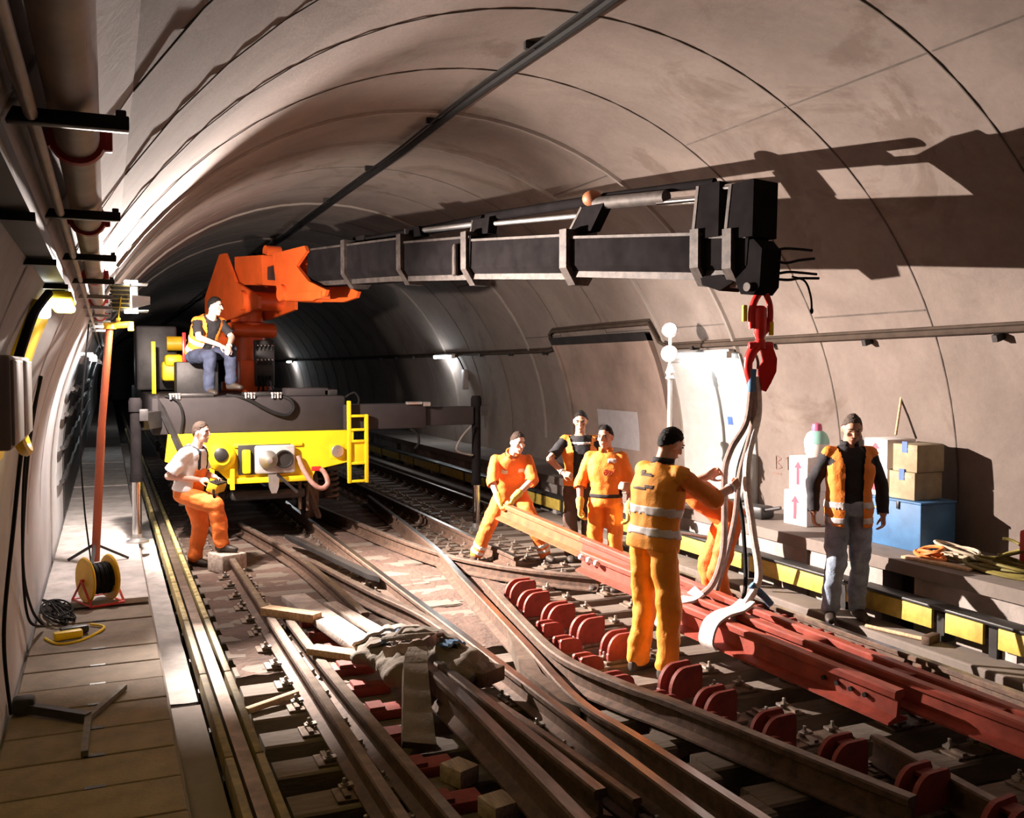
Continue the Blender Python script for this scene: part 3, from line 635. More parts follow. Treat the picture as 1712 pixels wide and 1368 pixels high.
mb = MB(); mb.tube(spline([(1.74, 6.42, .36), (1.86, 6.22, .42), (2.0, 6.16, .43), (2.12, 6.25, .40), (2.06, 6.42, .40), (1.9, 6.44, .41), (1.8, 6.3, .40)], 6), 0.018, 8); part('rope_loop', mb, 'canvas', BN)
mb = MB(); mb.bbox((2.27, 5.93, 0.20), (0.24, 0.26, 0.10), 0.01, rot=Matrix.Rotation(0.5, 3, 'Z')); solo('timber_block', mb, 'rust', 'dark timber block at the corner of the canvas bundle', 'block', (2.27, 5.93, 0.15))
for k, (x, y, s_, rz) in enumerate(((1.73, 4.82, .14, .4), (1.77, 4.35, .15, .2))):
    mb = MB(); mb.bbox((x, y, 0.05), (s_, .17, .10), 0.008, rot=Matrix.Rotation(rz, 3, 'Z')); solo('timber_block', mb, 'woodgrey', ('square pink-grey block beside the loose rail' if k == 0 else 'cracked grey block under the loose rail'), 'block', (x, y, 0))
# handle of a hammer lying on the shoulder
H = thing('sledge_hammer', 'sledge hammer with pale wooden handle lying by the conductor rail', 'hammer', (5.72, 5.8, 0.115))
mb = MB(); mb.cyl((5.70, 6.02, 0.135), (5.84, 5.52, 0.135), 0.016); part('handle', mb, 'wood', H)
mb = MB(); mb.bbox((5.85, 5.49, 0.15), (0.18, 0.07, 0.07), 0.012, rot=Matrix.Rotation(0.3, 3, 'Z')); part('hammer_head', mb, 'rust', H)
# ------------------------------------------------------------------ rail crane
CR = thing('rail_crane', 'yellow and grey rail crane wagon with orange knuckle and long black boom', 'rail crane', (1.88, 12.5, 0.17))
CF = 12.5      # front plane
mb = MB(); mb.bbox((1.70, CF + 5.0, 1.65), (2.40, 10.0, 0.46), 0.03); body = part('body', mb, 'bodygrey', CR)
mb = MB(); mb.bbox((1.88, CF + 5.1, 1.18), (2.1, 9.8, 0.5), 0.02); part('underframe', mb, 'darksteel', CR)
mb = MB()                                          # yellow headstock: long beam tapering at both ends
mb.prism([(-1.20, 1.43), (-1.24, 1.10), (-1.16, 1.08), (-0.62, 0.96), (-0.46, 0.80), (0.54, 0.80), (0.60, 0.93), (1.05, 1.02), (1.10, 1.12), (1.10, 1.43)], (1.88, CF - 0.06, 0), (1, 0, 0), (0, 0, 1), 0.10)
hs = part('headstock', mb, 'yellow', CR, False)
mb = MB(); mb.bbox((1.90, CF - 0.13, 0.83), (1.06, 0.10, 0.07), 0.012); part('bumper_lip', mb, 'yellow', hs)
mb = MB(); mb.bbox((1.88, CF - 0.12, 1.27), (0.86, 0.03, 0.05), 0.01); part('grab_strip', mb, 'yellow', hs)
mb = MB(); mb.bbox((1.83, CF - 0.125, 1.09), (0.66, 0.035, 0.38), 0.01); part('coupler_recess', mb, 'blackpaint', hs)
mb = MB(); mb.bbox((1.95, CF - 0.17, 1.09), (0.50, 0.06, 0.36), 0.03); cp = part('coupler_plate', mb, 'silverpaint', CR)
mb = MB(); mb.lathe([(0.115, 0), (0.12, 0.03), (0.05, 0.10), (0.035, 0.16), (0.0, 0.17)], (1.86, CF - 0.20, 1.09), axis=(0, -1, 0), n=20); part('coupler_cone', mb, 'steel', cp)
mb = MB(); mb.lathe([(0.118, 0), (0.118, 0.03), (0.098, 0.032), (0.09, 0.005), (0.0, 0.006)], (2.06, CF - 0.20, 1.09), axis=(0, -1, 0), n=20); part('coupler_socket', mb, 'blackpaint', cp)
mb = MB(); mb.prism([(-.07, 0), (.07, 0), (.06, -.16), (.03, -.24), (-.03, -.24), (-.06, -.16)], (1.93, CF - 0.19, 0.90), (1, 0, 0), (0, 0, 1), 0.05); part('coupler_hanger', mb, 'steel', cp)
mb = MB(); mb.beam((1.97, CF - 0.20, 0.9), (2.22, CF - 0.22, 0.66), 0.035, 0.035); part('uncoupling_lever', mb, 'darksteel', cp)
mb = MB(); mb.bbox((1.60, CF - 0.16, 1.07), (0.10, 0.09, 0.30), 0.02); part('side_post', mb, 'yellow', hs)
mb = MB()                                          # rounded buffer housing left of the coupler
mb.lathe([(0.17, 0), (0.18, 0.02), (0.16, 0.12), (0.09, 0.18)], (1.30, CF - 0.10, 1.14), axis=(0, -1, 0), n=20); bf = part('buffer', mb, 'yellow', CR)
mb = MB(); mb.lathe([(0.085, 0), (0.085, 0.02), (0.05, 0.04)], (1.28, CF - 0.28, 1.18), axis=(0, -1, 0), n=16); part('buffer_hole', mb, 'blackpaint', bf)
for x in (1.18, 1.42):
    mb = MB(); mb.box((x, CF - 0.2, 0.86), (0.05, 0.06, 0.26)); part('buffer_stay', mb, 'yellow', bf)
mb = MB(); mb.lathe([(0.075, 0), (0.085, 0.03), (0.075, 0.05), (0.0, 0.06)], (2.76, CF - 0.11, 1.16), axis=(0, -1, 0), n=18); lt = part('marker_lamp', mb, 'steel', CR)
mb = MB(); mb.bbox((2.76, CF - 0.10, 1.16), (0.20, 0.03, 0.20), 0.01); part('lamp_plate', mb, 'yellow', lt)
# ladder
LD = bpy.data.objects.new('ladder', None); COL.objects.link(LD); LD.parent = CR; LOC[LD] = LOC[CR]
for x, z1 in ((2.90, 1.82), (3.13, 1.64)):
    mb = MB(); mb.bbox((x, CF - 0.20, (0.74 + z1) / 2), (0.05, 0.05, z1 - 0.74), 0.01); part('ladder_rail', mb, 'yellow', LD)
for z in (0.765, 1.0, 1.29, 1.44, 1.62):
    mb = MB(); mb.bbox((3.015, CF - 0.20, z), (0.20, 0.04, 0.035), 0.008); part('rung', mb, 'yellow', LD)
mb = MB(); mb.bbox((3.015, CF - 0.19, 1.15), (0.20, 0.012, 0.27), 0.003); part('foot_board', mb, 'yellow', LD)
# wheels, springs, axle boxes
def wheel(x, y):
    mb = MB(); s = 1 if x > 1.8 else -1
    mb.lathe([(0.05, -0.07), (0.12, -0.07), (0.13, -0.04), (0.30, -0.03), (0.32, -0.065), (0.38, -0.065), (0.39, 0.03), (0.42, 0.04), (0.42, 0.065), (0.32, 0.065), (0.30, 0.03), (0.13, 0.03), (0.05, 0.06)], (x, y, 0.58), axis=(-s, 0, 0), n=28)
    wh = part('wheel', mb, 'rust', CR); mb = MB(); mb.bbox((x + s * 0.20, y, 0.58), (0.18, 0.24, 0.24), 0.03); part('axle_box', mb, 'darksteel', wh)
for y in (13.15, 14.95, 20.0, 21.8):
    wheel(1.23, y); wheel(2.53, y)
    mb = MB(); mb.cyl((1.23, y, 0.58), (2.53, y, 0.58), 0.07); part('axle', mb, 'darksteel', CR)
for x in (0.93, 2.80):
    for y in (12.95, 13.4, 14.75, 15.15):
        mb = MB(); N = 60; mb.tube([(x + 0.09 * math.cos(t * 2 * PI * 5.5 / N), y + 0.09 * math.sin(t * 2 * PI * 5.5 / N), 0.45 + 0.42 * t / N) for t in range(N + 1)], 0.02, 6); part('spring', mb, 'rust', CR)
    mb = MB(); mb.bbox((x - 0.02, 14.05, 0.92), (0.16, 2.6, 0.12), 0.02); part('bogie_frame', mb, 'darksteel', CR)
mb = MB(); mb.bbox((1.9, CF + 0.1, 0.62), (0.95, 0.18, 0.14), 0.05); part('brake_beam', mb, 'darksteel', CR)
mb = MB(); mb.cyl((2.30, CF + .05, 0.78), (2.30, CF + .05, 0.40), 0.025); mb.cyl((2.40, CF + .05, 0.78), (2.40, CF + .05, 0.38), 0.022); part('sand_pipe', mb, 'rust', CR)
mb = MB(); mb.beam((2.38, CF + .05, 0.75), (2.60, CF + .3, 0.24), 0.06, 0.05); part('rail_guard', mb, 'rust', CR)
# hanging brake hose
mb = MB(); mb.tube(spline([(2.24, CF - .16, 1.12), (2.30, CF - .20, .95), (2.40, CF - .26, .78), (2.52, CF - .26, .70), (2.61, CF - .22, .76), (2.57, CF - .20, .90), (2.50, CF - .18, .95)], 6), 0.033, 10); hz = part('brake_hose', mb, 'hosepink', CR) if 'hosepink' in MT else None
if hz is None:
    MT['hosepink'] = M('grey_pink_hose', (0.45, 0.24, 0.20), 0.5, var=0.4, scale=14); hz = part('brake_hose', mb, 'hosepink', CR)
mb = MB(); mb.bbox((2.47, CF - .19, .95), (0.12, 0.05, 0.06), 0.012); part('hose_tap', mb, 'hookred', hz)
# deck fittings
for x, y, dx, dy, dz, mt in ((2.45, 12.9, .55, .4, .10, 'bodygrey'), (2.75, 12.8, .18, .2, .08, 'darksteel'), (1.85, 13.0, .4, .3, .05, 'darksteel'), (1.0, 12.75, .5, .25, .05, 'darksteel'), (1.15, 14.05, .55, .5, .45, 'darksteel')):
    mb = MB(); mb.bbox((x, y, 1.88 + dz / 2), (dx, dy, dz), 0.015); part('deck_box', mb, mt, CR)
mb = MB(); mb.tube(spline([(1.40, CF + .1, 1.90), (1.62, CF - .02, 1.86), (1.83, CF - .04, 1.74), (2.00, CF - .05, 1.66), (2.14, CF - .05, 1.64), (2.22, CF - .04, 1.74), (2.16, CF - .02, 1.85), (1.98, CF + .1, 1.90)], 6), 0.024, 8); part('hydraulic_hose', mb, 'rubber', CR)
mb = MB(); mb.tube(spline([(0.66, CF + .0, 1.90), (0.80, CF - .04, 1.84), (0.86, CF - .05, 1.65), (0.83, CF - .05, 1.42)], 6), 0.016, 8); part('hydraulic_hose', mb, 'rubber', CR)
mb = MB(); mb.tube(spline([(2.90, CF + .0, 1.86), (3.02, CF - .02, 1.92), (3.08, CF - .02, 1.80), (3.0, CF, 1.66)], 6), 0.014, 8); part('hydraulic_hose', mb, 'rubber', CR)
for x in (0.72, 1.62, 1.95):
    for k in range(4):
        mb = MB(); mb.lathe([(0.014, 0), (0.014, 0.05), (0.022, 0.055), (0.022, 0.075)], (x + 0.035 * k, CF - .03 + 0.02 * (k % 2), 1.86), n=8); part('hose_fitting', mb, 'steel', CR)
# rear cab and yellow parts behind the seated man
mb = MB(); mb.bbox((0.62, 14.6, 2.25), (0.06, 0.10, 0.75), 0.01); part('stanchion', mb, 'yellow', CR)
mb = MB(); mb.bbox((0.95, 15.2, 2.2), (0.40, 0.35, 0.30), 0.05); mb.bbox((0.92, 15.1, 2.36), (0.26, 0.25, 0.18), 0.05); part('filter_housing', mb, 'yellow', CR)
mb = MB(); mb.cyl((0.85, 15.5, 2.62), (1.45, 15.5, 2.62), 0.11, n=18); part('air_tank', mb, 'drumyellow', CR)
mb = MB(); mb.bbox((0.72, 16.4, 2.4), (0.6, 1.2, 1.0), 0.04); part('engine_housing', mb, 'darksteel', CR)
for k in range(3):
    mb = MB(); mb.tube(spline([(1.15 + .05 * k, 14.5, 1.9), (1.05 + .04 * k, 14.4, 2.25), (1.02 + .05 * k, 14.45, 2.6), (1.1 + .04 * k, 14.8, 2.7)], 6), 0.02, 6); part('hydraulic_hose', mb, 'rubber', CR)
mb = MB(); mb.bbox((1.02, 14.35, 2.5), (0.05, 0.05, 0.5), 0.008); part('control_lever_post', mb, 'hookred', CR)
# outriggers
mb = MB(); mb.bbox((3.42, 12.52, 1.60), (1.10, 0.34, 0.33), 0.015); oa = part('outrigger_arm', mb, 'bodygrey', CR)
mb = MB(); mb.bbox((4.28, 12.52, 1.59), (0.78, 0.27, 0.25), 0.012); part('outrigger_slide', mb, 'bodygrey', oa)
mb = MB(); mb.bbox((3.97, 12.36, 1.76), (0.10, 0.10, 0.06), 0.01); mb.bbox((3.80, 12.36, 1.775), (0.22, 0.08, 0.04), 0.01); part('slide_lock', mb, 'steel', oa)
mb = MB(); mb.tube(spline([(3.75, 12.36, 1.43), (3.84, 12.34, 1.36), (3.86, 12.34, 1.24), (3.80, 12.34, 1.16)], 5), 0.018, 6); part('outrigger_hose', mb, 'rubber', oa)
mb = MB(); mb.tube(spline([(4.62, 12.36, 1.45), (4.48, 12.36, 1.30), (4.40, 12.36, 1.14), (4.48, 12.36, 1.08), (4.66, 12.4, 1.04)], 5), 0.013, 6); part('outrigger_hose', mb, 'steel', oa)
def jack(x, y, zt, zm, zb, par):
    mb = MB(); mb.cyl((x, y, zm), (x, y, zt), 0.062, n=18); mb.lathe([(0.076, 0), (0.076, 0.12), (0.06, 0.16)], (x, y, zt - 0.08), n=18); mb.lathe([(0.072, 0), (0.072, 0.10)], (x, y, zm), n=18); j = part('outrigger_leg', mb, 'boom', CR)
    mb = MB(); mb.cyl((x, y, zb + 0.03), (x, y, zm + 0.05), 0.052, n=18); part('jack_ram', mb, 'chrome', j)
    mb = MB(); mb.lathe([(0.13, 0), (0.13, 0.02), (0.06, 0.05), (0.055, 0.10)], (x, y, zb), n=18); part('jack_foot', mb, 'steel', j)
    mb = MB(); mb.bbox((x + 0.09, y - 0.05, zt - 0.12), (0.10, 0.06, 0.14), 0.01); part('jack_valve', mb, 'darksteel', j); return j
jack(4.73, 12.45, 1.78, 0.62, -0.02, CR); jack(0.30, 11.95, 1.82, 0.92, 0.21, CR)
mb = MB(); mb.beam((0.62, 12.7, 1.62), (0.32, 12.0, 1.62), 0.16, 0.20); part('outrigger_arm', mb, 'darksteel', CR)
mb = MB(); mb.beam((0.55, 12.55, 1.9), (0.86, 12.3, 1.15), 0.05, 0.07); part('support_stay', mb, 'darksteel', CR)

# ---- column, knuckle and boom, drawn in the vertical plane of the boom: s along it, z up
A0 = V((2.15, 16.3, 0)); EB = V((0.2503992, -0.96814267, 0)); NB = V((0.96814267, 0.2503992, 0)); UZ = V((0, 0, 1))
def bp(s, z, n=0.0): return A0 + EB * s + NB * n + UZ * z
def bprism(mb, pts, depth, n=0.0, mi=0): return mb.prism(pts, A0 + NB * n, EB, UZ, depth, mi)
def bbeam(mb, s0, z0, s1, z1, wd, h, n=0.0, mi=0): return mb.beam(bp(s0, z0, n), bp(s1, z1, n), wd, h, UZ, mi)
mb = MB(); mb.lathe([(0.42, 1.88), (0.42, 2.02), (0.30, 2.04), (0.28, 2.75), (0.34, 2.78), (0.34, 2.98), (0.26, 3.0), (0.25, 3.35)], (A0.x, A0.y, 0), n=22); col = part('crane_column', mb, 'craneorange', CR)
mb = MB(); mb.cyl(bp(-0.35, 2.72, -0.42), bp(-0.35, 2.72, 0.42), 0.14, n=18); mb.cyl(bp(0.25, 2.86, -0.36), bp(0.25, 2.86, 0.36), 0.12, n=18); part('slew_cylinder', mb, 'craneorange', col)
mb = MB(); mb.bbox(bp(0.9, 2.12, -0.32), (0.34, 0.3, 0.5), 0.03); part('slew_base', mb, 'craneorange', col)
mb = MB()
for n in (-0.30, 0.30): bprism(mb, [(-1.05, 3.45), (-0.35, 4.12), (-0.1, 4.12), (0.35, 3.62), (1.25, 3.34), (1.25, 3.16), (0.3, 3.05), (-0.7, 3.0), (-1.05, 3.2)], 0.05, n)
kn = part('knuckle_frame', mb, 'craneorange', CR, False)
mb = MB(); bprism(mb, [(0.08, 3.60), (0.08, 4.05), (1.15, 3.98), (1.20, 3.52)], 0.46); part('inner_boom', mb, 'craneorange', kn, False)
mb = MB(); mb.cyl(bp(0.72, 3.30, -0.40), bp(0.72, 3.30, 0.40), 0.15, n=20); part('pivot_pin', mb, 'craneorange', kn)
for n in (-0.27, 0.27):
    for s in (0.35, 0.95):
        mb = MB(); bbeam(mb, s, 3.2, s, 3.62, 0.05, 0.06, n); part('knuckle_web', mb, 'craneorange', kn)
mb = MB(); mb.cyl(bp(1.05, 4.05, -0.12), bp(1.05, 4.05, 0.12), 0.10, n=16); part('top_pin', mb, 'craneorange', kn)
mb = MB(); bbeam(mb, 1.15, 3.86, 1.75, 3.84, 0.05, 0.05); bbeam(mb, 1.2, 3.7, 1.8, 3.68, 0.30, 0.20); part('luffing_link', mb, 'darksteel', kn)
mb = MB(); 
for n in (-0.24, 0.24): bprism(mb, [(1.66, 3.95), (2.75, 3.96), (2.82, 3.88), (2.48, 3.70), (2.86, 3.46), (3.42, 3.30), (3.36, 3.22), (2.97, 3.18), (1.95, 3.24), (1.78, 3.45)], 0.05, n)
bprism(mb, [(1.70, 3.60), (1.72, 3.92), (2.3, 3.92), (2.45, 3.5)], 0.44); ob = part('outer_knuckle', mb, 'craneorange', CR, False)
mb = MB(); mb.cyl(bp(2.05, 3.34, -0.33), bp(2.05, 3.34, 0.33), 0.12, n=18); part('pivot_pin', mb, 'craneorange', ob)
mb = MB(); bbeam(mb, 2.0, 3.30, 3.30, 3.24, 0.14, 0.10, -0.22); part('tongue', mb, 'craneorange', ob)
mb = MB(); bbeam(mb, 1.2, 3.9, 3.9, 3.86, 0.10, 0.10, 0.0); part('luffing_cylinder', mb, 'craneorange', ob)
# boom sections: hexagonal box sections, each thinner than the last, with worn lower edge
secs = [(2.7, 3.66, 5.25, 3.56, 0.52, 0.40), (4.0, 3.60, 6.68, 3.445, 0.47, 0.36), (5.4, 3.52, 8.25, 3.315, 0.425, 0.33), (6.9, 3.43, 9.95, 3.165, 0.375, 0.29), (8.4, 3.30, 10.38, 3.125, 0.325, 0.25)]
for s0, z0, s1, z1, h, wd in secs:
    d = (bp(s1, z1) - bp(s0, z0)).normalized(); u = d.cross(NB).normalized(); u = -u if u.z < 0 else u
    prof = [(-wd * .5, h * .5), (wd * .5, h * .5), (wd * .5, -h * .22), (wd * .22, -h * .5), (-wd * .22, -h * .5), (-wd * .5, -h * .22)]
    L_ = (bp(s1, z1) - bp(s0, z0)).length; mid = (bp(s0, z0) + bp(s1, z1)) / 2
    mb = MB(); mb.prism(prof, mid, NB, u, L_); sec = part('boom_section', mb, 'boom', CR, False)
    mb = MB(); mb.beam(bp(s0 + .1, z0, -wd * .30) - u * h * .44, bp(s1 - .02, z1, -wd * .30) - u * h * .44, 0.035, 0.06); mb.beam(bp(s0 + .1, z0, -wd * .5) + u * h * .47, bp(s1 - .02, z1, -wd * .5) + u * h * .47, 0.02, 0.025); part('worn_edge', mb, 'boomedge', sec)
# collars where the sections telescope, with upstands carrying the extension rams
def collar(s, z, h, wd, up, lean, name='boom_collar', thick=0.10):
    mb = MB(); c0 = bp(s, z); o_ = 0.03
    outer = [(-wd * .5 - o_, h * .5 + o_), (wd * .5 + o_, h * .5 + o_), (wd * .5 + o_, -h * .25), (wd * .25, -h * .5 - o_ * 1.6), (-wd * .25, -h * .5 - o_ * 1.6), (-wd * .5 - o_, -h * .25)]
    mb.prism(outer, c0, NB, UZ, thick); cl = part(name, mb, 'boomedge', CR, False)
    if up: 
        mb = MB(); bprism(mb, [(s - 0.08, z + h * .5), (s - 0.08 + lean, z + up), (s + 0.22 + lean, z + up), (s + 0.24, z + h * .5)], 0.12, 0.0); part('ram_bracket', mb, 'boom', cl, False)
        mb = MB(); bbeam(mb, s - 0.09, z + h * .5, s - 0.09 + lean, z + up, 0.13, 0.025); part('bracket_edge', mb, 'boomedge', cl, False)
    return cl
collar(3.85, 3.62, 0.55, 0.43, 0.36, 0.05); collar(5.25, 3.56, 0.52, 0.40, 0.38, -0.03); collar(6.60, 3.45, 0.50, 0.37, 0.42, 0.05); collar(8.25, 3.315, 0.45, 0.34, 0.46, 0.20)
mb = MB(); mb.bbox(bp(6.42, 3.44, -0.2), (0.05, 0.22, 0.34), 0.02, rot=Matrix.Rotation(-0.253, 3, 'Z')); part('roller_plate', mb, 'boomedge', CR)
# head: two tall upright plates and the black head box
for s, z in ((9.88, 3.165), (10.22, 3.13)):
    cl = collar(s, z, 0.38, 0.30, 0, 0, thick=0.09)
    mb = MB(); bprism(mb, [(s - 0.04, z + .14), (s + 0.02, z + .57), (s + 0.24, z + .58), (s + 0.23, z + .14)], 0.30, 0.0); part('head_upright', mb, 'boom', cl, False)
    mb = MB(); bbeam(mb, s - 0.045, z + .12, s + 0.012, z + .57, 0.31, 0.03); part('upright_edge', mb, 'boomedge', cl, False)
mb = MB(); bprism(mb, [(9.90, 3.0), (9.92, 2.93), (10.10, 2.87), (10.24, 2.93), (10.12, 3.0)], 0.24); part('wear_shoe', mb, 'boom', CR, False)
mb = MB(); bprism(mb, [(10.26, 3.20), (10.30, 3.25), (10.44, 3.25), (10.52, 3.17), (10.50, 2.88), (10.44, 2.82), (10.32, 2.83), (10.27, 2.92)], 0.24); hb = part('boom_head', mb, 'boom', CR, False)
mb = MB(); mb.cyl(bp(10.40, 2.88, -.15), bp(10.40, 2.88, .15), 0.035); part('hook_pin', mb, 'boomedge', hb)
# rods and rams above the boom
def rod(s0, z0, s1, z1, r, mat, n=0.0, name='ram_rod'):
    mb = MB(); mb.cyl(bp(s0, z0, n), bp(s1, z1, n), r, n=12); return part(name, mb, mat, CR)
rod(3.9, 3.92, 5.3, 3.90, 0.05, 'boom', 0, 'ram_barrel'); rod(5.3, 3.90, 6.65, 3.83, 0.03, 'steel'); rod(5.3, 3.90, 6.62, 3.885, 0.055, 'boom', 0.06, 'ram_barrel')
rod(6.9, 3.80, 8.45, 3.70, 0.024, 'steel'); rod(6.7, 3.90, 8.5, 3.84, 0.05, 'boom', 0.05, 'ram_barrel')
rod(8.5, 3.80, 9.4, 3.735, 0.06, 'boomedge', 0, 'ram_barrel'); rod(9.3, 3.70, 9.92, 3.655, 0.028, 'chrome'); rod(9.9, 3.70, 10.25, 3.685, 0.03, 'chrome', -0.1); rod(8.55, 3.86, 9.9, 3.79, 0.035, 'boom', 0.05, 'hydraulic_pipe')
mb = MB(); mb.ell(bp(8.45, 3.85), (0.10, 0.10, 0.08)); part('ram_head', mb, 'rustyred', CR)
for k, (z, dz) in enumerate(((3.16, .02), (3.10, -.03), (2.98, .02), (2.95, -.01))):
    mb = MB(); mb.tube(spline([bp(10.48, z, .05), bp(10.56, z + dz, .1 + .02 * k), bp(10.66, z + dz * .5, .16), bp(10.72, z, .24 + .03 * k)], 5), 0.011, 6); part('loose_hose', mb, 'rubber', hb)
mb = MB(); mb.tube(spline([bp(10.62, 2.96, .12), bp(10.70, 2.92, .18), bp(10.74, 2.80, .2), bp(10.75, 2.70, .2)], 5), 0.008, 6); mb.ell(bp(10.75, 2.69, .2), (0.014, 0.014, 0.025)); part('loose_hose', mb, 'rubber', hb)
# hydraulic levers beside the column
LP = bp(1.05, 2.0, -0.16)
mb = MB(); mb.bbox(LP + V((0, 0, .32)), (0.30, 0.16, 0.72), 0.02); vb = part('valve_block', mb, 'darksteel', CR)
for r in range(2):
    for k in range(5):
        p = LP + V((-0.11 + 0.055 * k, -0.09, 0.52 - 0.22 * r)); mb = MB(); mb.cyl(p, p + V((0, -0.05, 0.06)), 0.010, n=6); mb.ell(p + V((0, -0.055, 0.07)), (0.017, 0.017, 0.02), n=8, k=6); part('valve_lever', mb, 'chrome', vb)
for k in range(4):
    p = LP + V((-0.10 + 0.06 * k, -0.09, 0.12)); mb = MB(); mb.tube(spline([p, p + V((0.01, -0.05, -.12)), p + V((0.03 * (k - 1), -.02, -.30))], 4), 0.014, 6); part('valve_hose', mb, 'rubber', vb)

# ------------------------------------------------------------------ hook
HP = bp(10.40, 2.80)
HK = thing('crane_hook', 'glossy red crane hook with swivel below the boom head', 'crane hook', HP - V((0, 0, 0.75)))
RI = V((0.92087483, -0.38985836, 0))       # a broadside direction for the hook plate
DI = V((0.38985836, 0.92087483, 0))
hx = lambda a, b: HP + RI * a + UZ * b
mb = MB(); mb.tube(spline([hx(.02, .06), hx(-.03, -.02), hx(-.055, -.12), hx(-.05, -.24)], 5), 0.028, 10); mb.tube(spline([hx(.05, .05), hx(.09, -.06), hx(.09, -.2), hx(.05, -.27)], 5), 0.024, 10); part('shackle', mb, 'hookred', HK)
mb = MB(); mb.lathe([(0.03, 0), (0.05, -.02), (0.055, -.15), (0.05, -.22), (0.035, -.26), (0.05, -.30), (0.05, -.34)], hx(.015, -.06), n=16); part('swivel', mb, 'hookred', HK)
mb = MB(); mb.bbox(hx(-.11, -.12), (0.035, 0.05, 0.13), 0.008, rot=Matrix.Rotation(-.4, 3, 'Z')); part('handle_grip', mb, 'yellow', HK)
mb = MB(); mb.bbox(hx(.10, -.24), (0.035, 0.05, 0.11), 0.008, rot=Matrix.Rotation(-.4, 3, 'Z')); part('handle_grip', mb, 'yellow', HK)
pts = [hx(.0, -.37), hx(-.045, -.42), hx(-.075, -.50), hx(-.075, -.58), hx(-.05, -.66)]
mb = MB(); mb.tube(spline(pts, 6), [0.042] * 12 + [0.036] * 13, 12); mb.bbox(hx(.02, -.38), (0.20, 0.07, 0.07), 0.02, rot=Matrix.Rotation(-.4, 3, 'Z'))
mb.prism([(0.02, -.40), (.11, -.38), (.145, -.48), (.14, -.58), (.10, -.67), (.06, -.74), (.035, -.73), (.005, -.62), (.0, -.55), (.04, -.50)], HP, RI, UZ, 0.055); part('hook_body', mb, 'hookred', HK)
mb = MB(); mb.tube(spline([hx(-.02, -.44), hx(-.0, -.50), hx(.0, -.56)], 4), 0.012, 6); part('safety_latch', mb, 'steel', HK)

MT['slingwhite'] = M('white_sling_webbing', (0.80, 0.73, 0.70), 0.8, var=0.2, scale=25, bump=0.3, bscale=90)
# ------------------------------------------------------------------ slings
HB = hx(-.05, -.62)
def sling(name, label, pts, r, mat, extra=()):
    t = thing(name, label, 'sling', V(pts[-1]) - V((0, 0, .05))); P = spline(pts, 8); mb = MB(); mb.tube(P, r, 8); part('webbing', mb, mat, t)
    for nm, q, r2, m2 in extra:
        mb = MB()
        if isinstance(r2, float): mb.strip(spline(q, 5), r2, 0.02, (0.13, -1, 0)); part(nm, mb, m2, t); continue
        Q = spline(q, 6); n = len(Q); mb.tube(Q, [r2[0] + (r2[1] - r2[0]) * i / (n - 1) for i in range(n)], 10); part(nm, mb, m2, t)
    return t
sling('lifting_sling', 'brown round sling gripped by the man in the banded vest, pulled towards him', [HB, HB + V((-.05, -.01, -.35)), (4.44, 6.14, 1.62), (4.38, 6.14, 1.43), (4.38, 6.13, 1.10), (4.37, 6.14, .80), (4.31, 6.20, .55), (4.20, 6.32, .42)], .026, 'slingbrown',
      (('blue_sleeve', [HB + V((0.0, -.01, .06)), HB + V((-.01, -.01, -.12))], (.034, .030), 'slingblue'), ('pale_loop', [(4.26, 6.28, .50), (4.17, 6.30, .44), (4.02, 6.30, .42), (3.95, 6.30, .38), (3.92, 6.30, .26), (3.98, 6.30, .215)], 0.15, 'slingwhite')))
sling('lifting_sling', 'twin brown strand of round sling beside the gripped one', [HB + V((.02, 0, 0)), HB + V((-.0, -.01, -.4)), (4.54, 6.16, 1.42), (4.50, 6.16, 1.1), (4.44, 6.18, .8), (4.40, 6.26, .5)], .022, 'slingbrown')
sling('lifting_sling', 'pale round sling with white loop around the red crossing', [HB + V((.04, -.01, 0)), HB + V((.06, -.01, -.3)), (4.52, 6.03, 1.58), (4.45, 5.95, 1.36), (4.51, 5.95, 1.0), (4.53, 5.90, .66), (4.38, 5.86, .48), (4.24, 5.84, .36)], .030, 'slingwhite',
      (('white_loop', [(4.40, 5.86, .50), (4.30, 5.84, .455), (4.16, 5.84, .43), (4.06, 5.84, .37), (4.02, 5.84, .25), (4.06, 5.84, .185)], 0.15, 'slingwhite'), ('blue_label', [(4.46, 5.90, .61), (4.54, 5.86, .53), (4.60, 5.84, .46)], (.03, .028), 'slingblue')))
sling('lifting_sling', 'thin black sling leg hanging behind the pale sling', [HB + V((.07, .03, 0)), HB + V((.06, .05, -.35)), (4.62, 6.30, 1.4), (4.62, 6.22, 1.0), (4.56, 6.1, .6), (4.46, 6.0, .46)], .016, 'rubber')
# ------------------------------------------------------------------ ceiling cable
mb = MB(); P = []
for i in range(80):
    y = 1.0 + 0.9 * i; P.append((3.27 + 0.01 * math.sin(i * 1.3), y, 4.815 + 0.012 * math.sin(i * 0.9)))
t = thing('overhead_cable', 'thick dark cable clipped along the crown of the vault', 'cable', (3.27, 1.0, 4.8))
m2 = MB(); m2.tube(P, 0.036, 8); part('cable', m2, 'rubber', t)
m2 = MB(); m2.tube([(p[0] - 0.07, p[1], p[2] + 0.015) for p in P], 0.014, 6); part('thin_cable', m2, 'rubber', t)
for i in range(14):
    y = 2.0 + 2.6 * i; mb = MB(); mb.box((3.25, y, 4.86), (0.18, 0.04, 0.06)); part('clip', mb, 'darksteel', t)
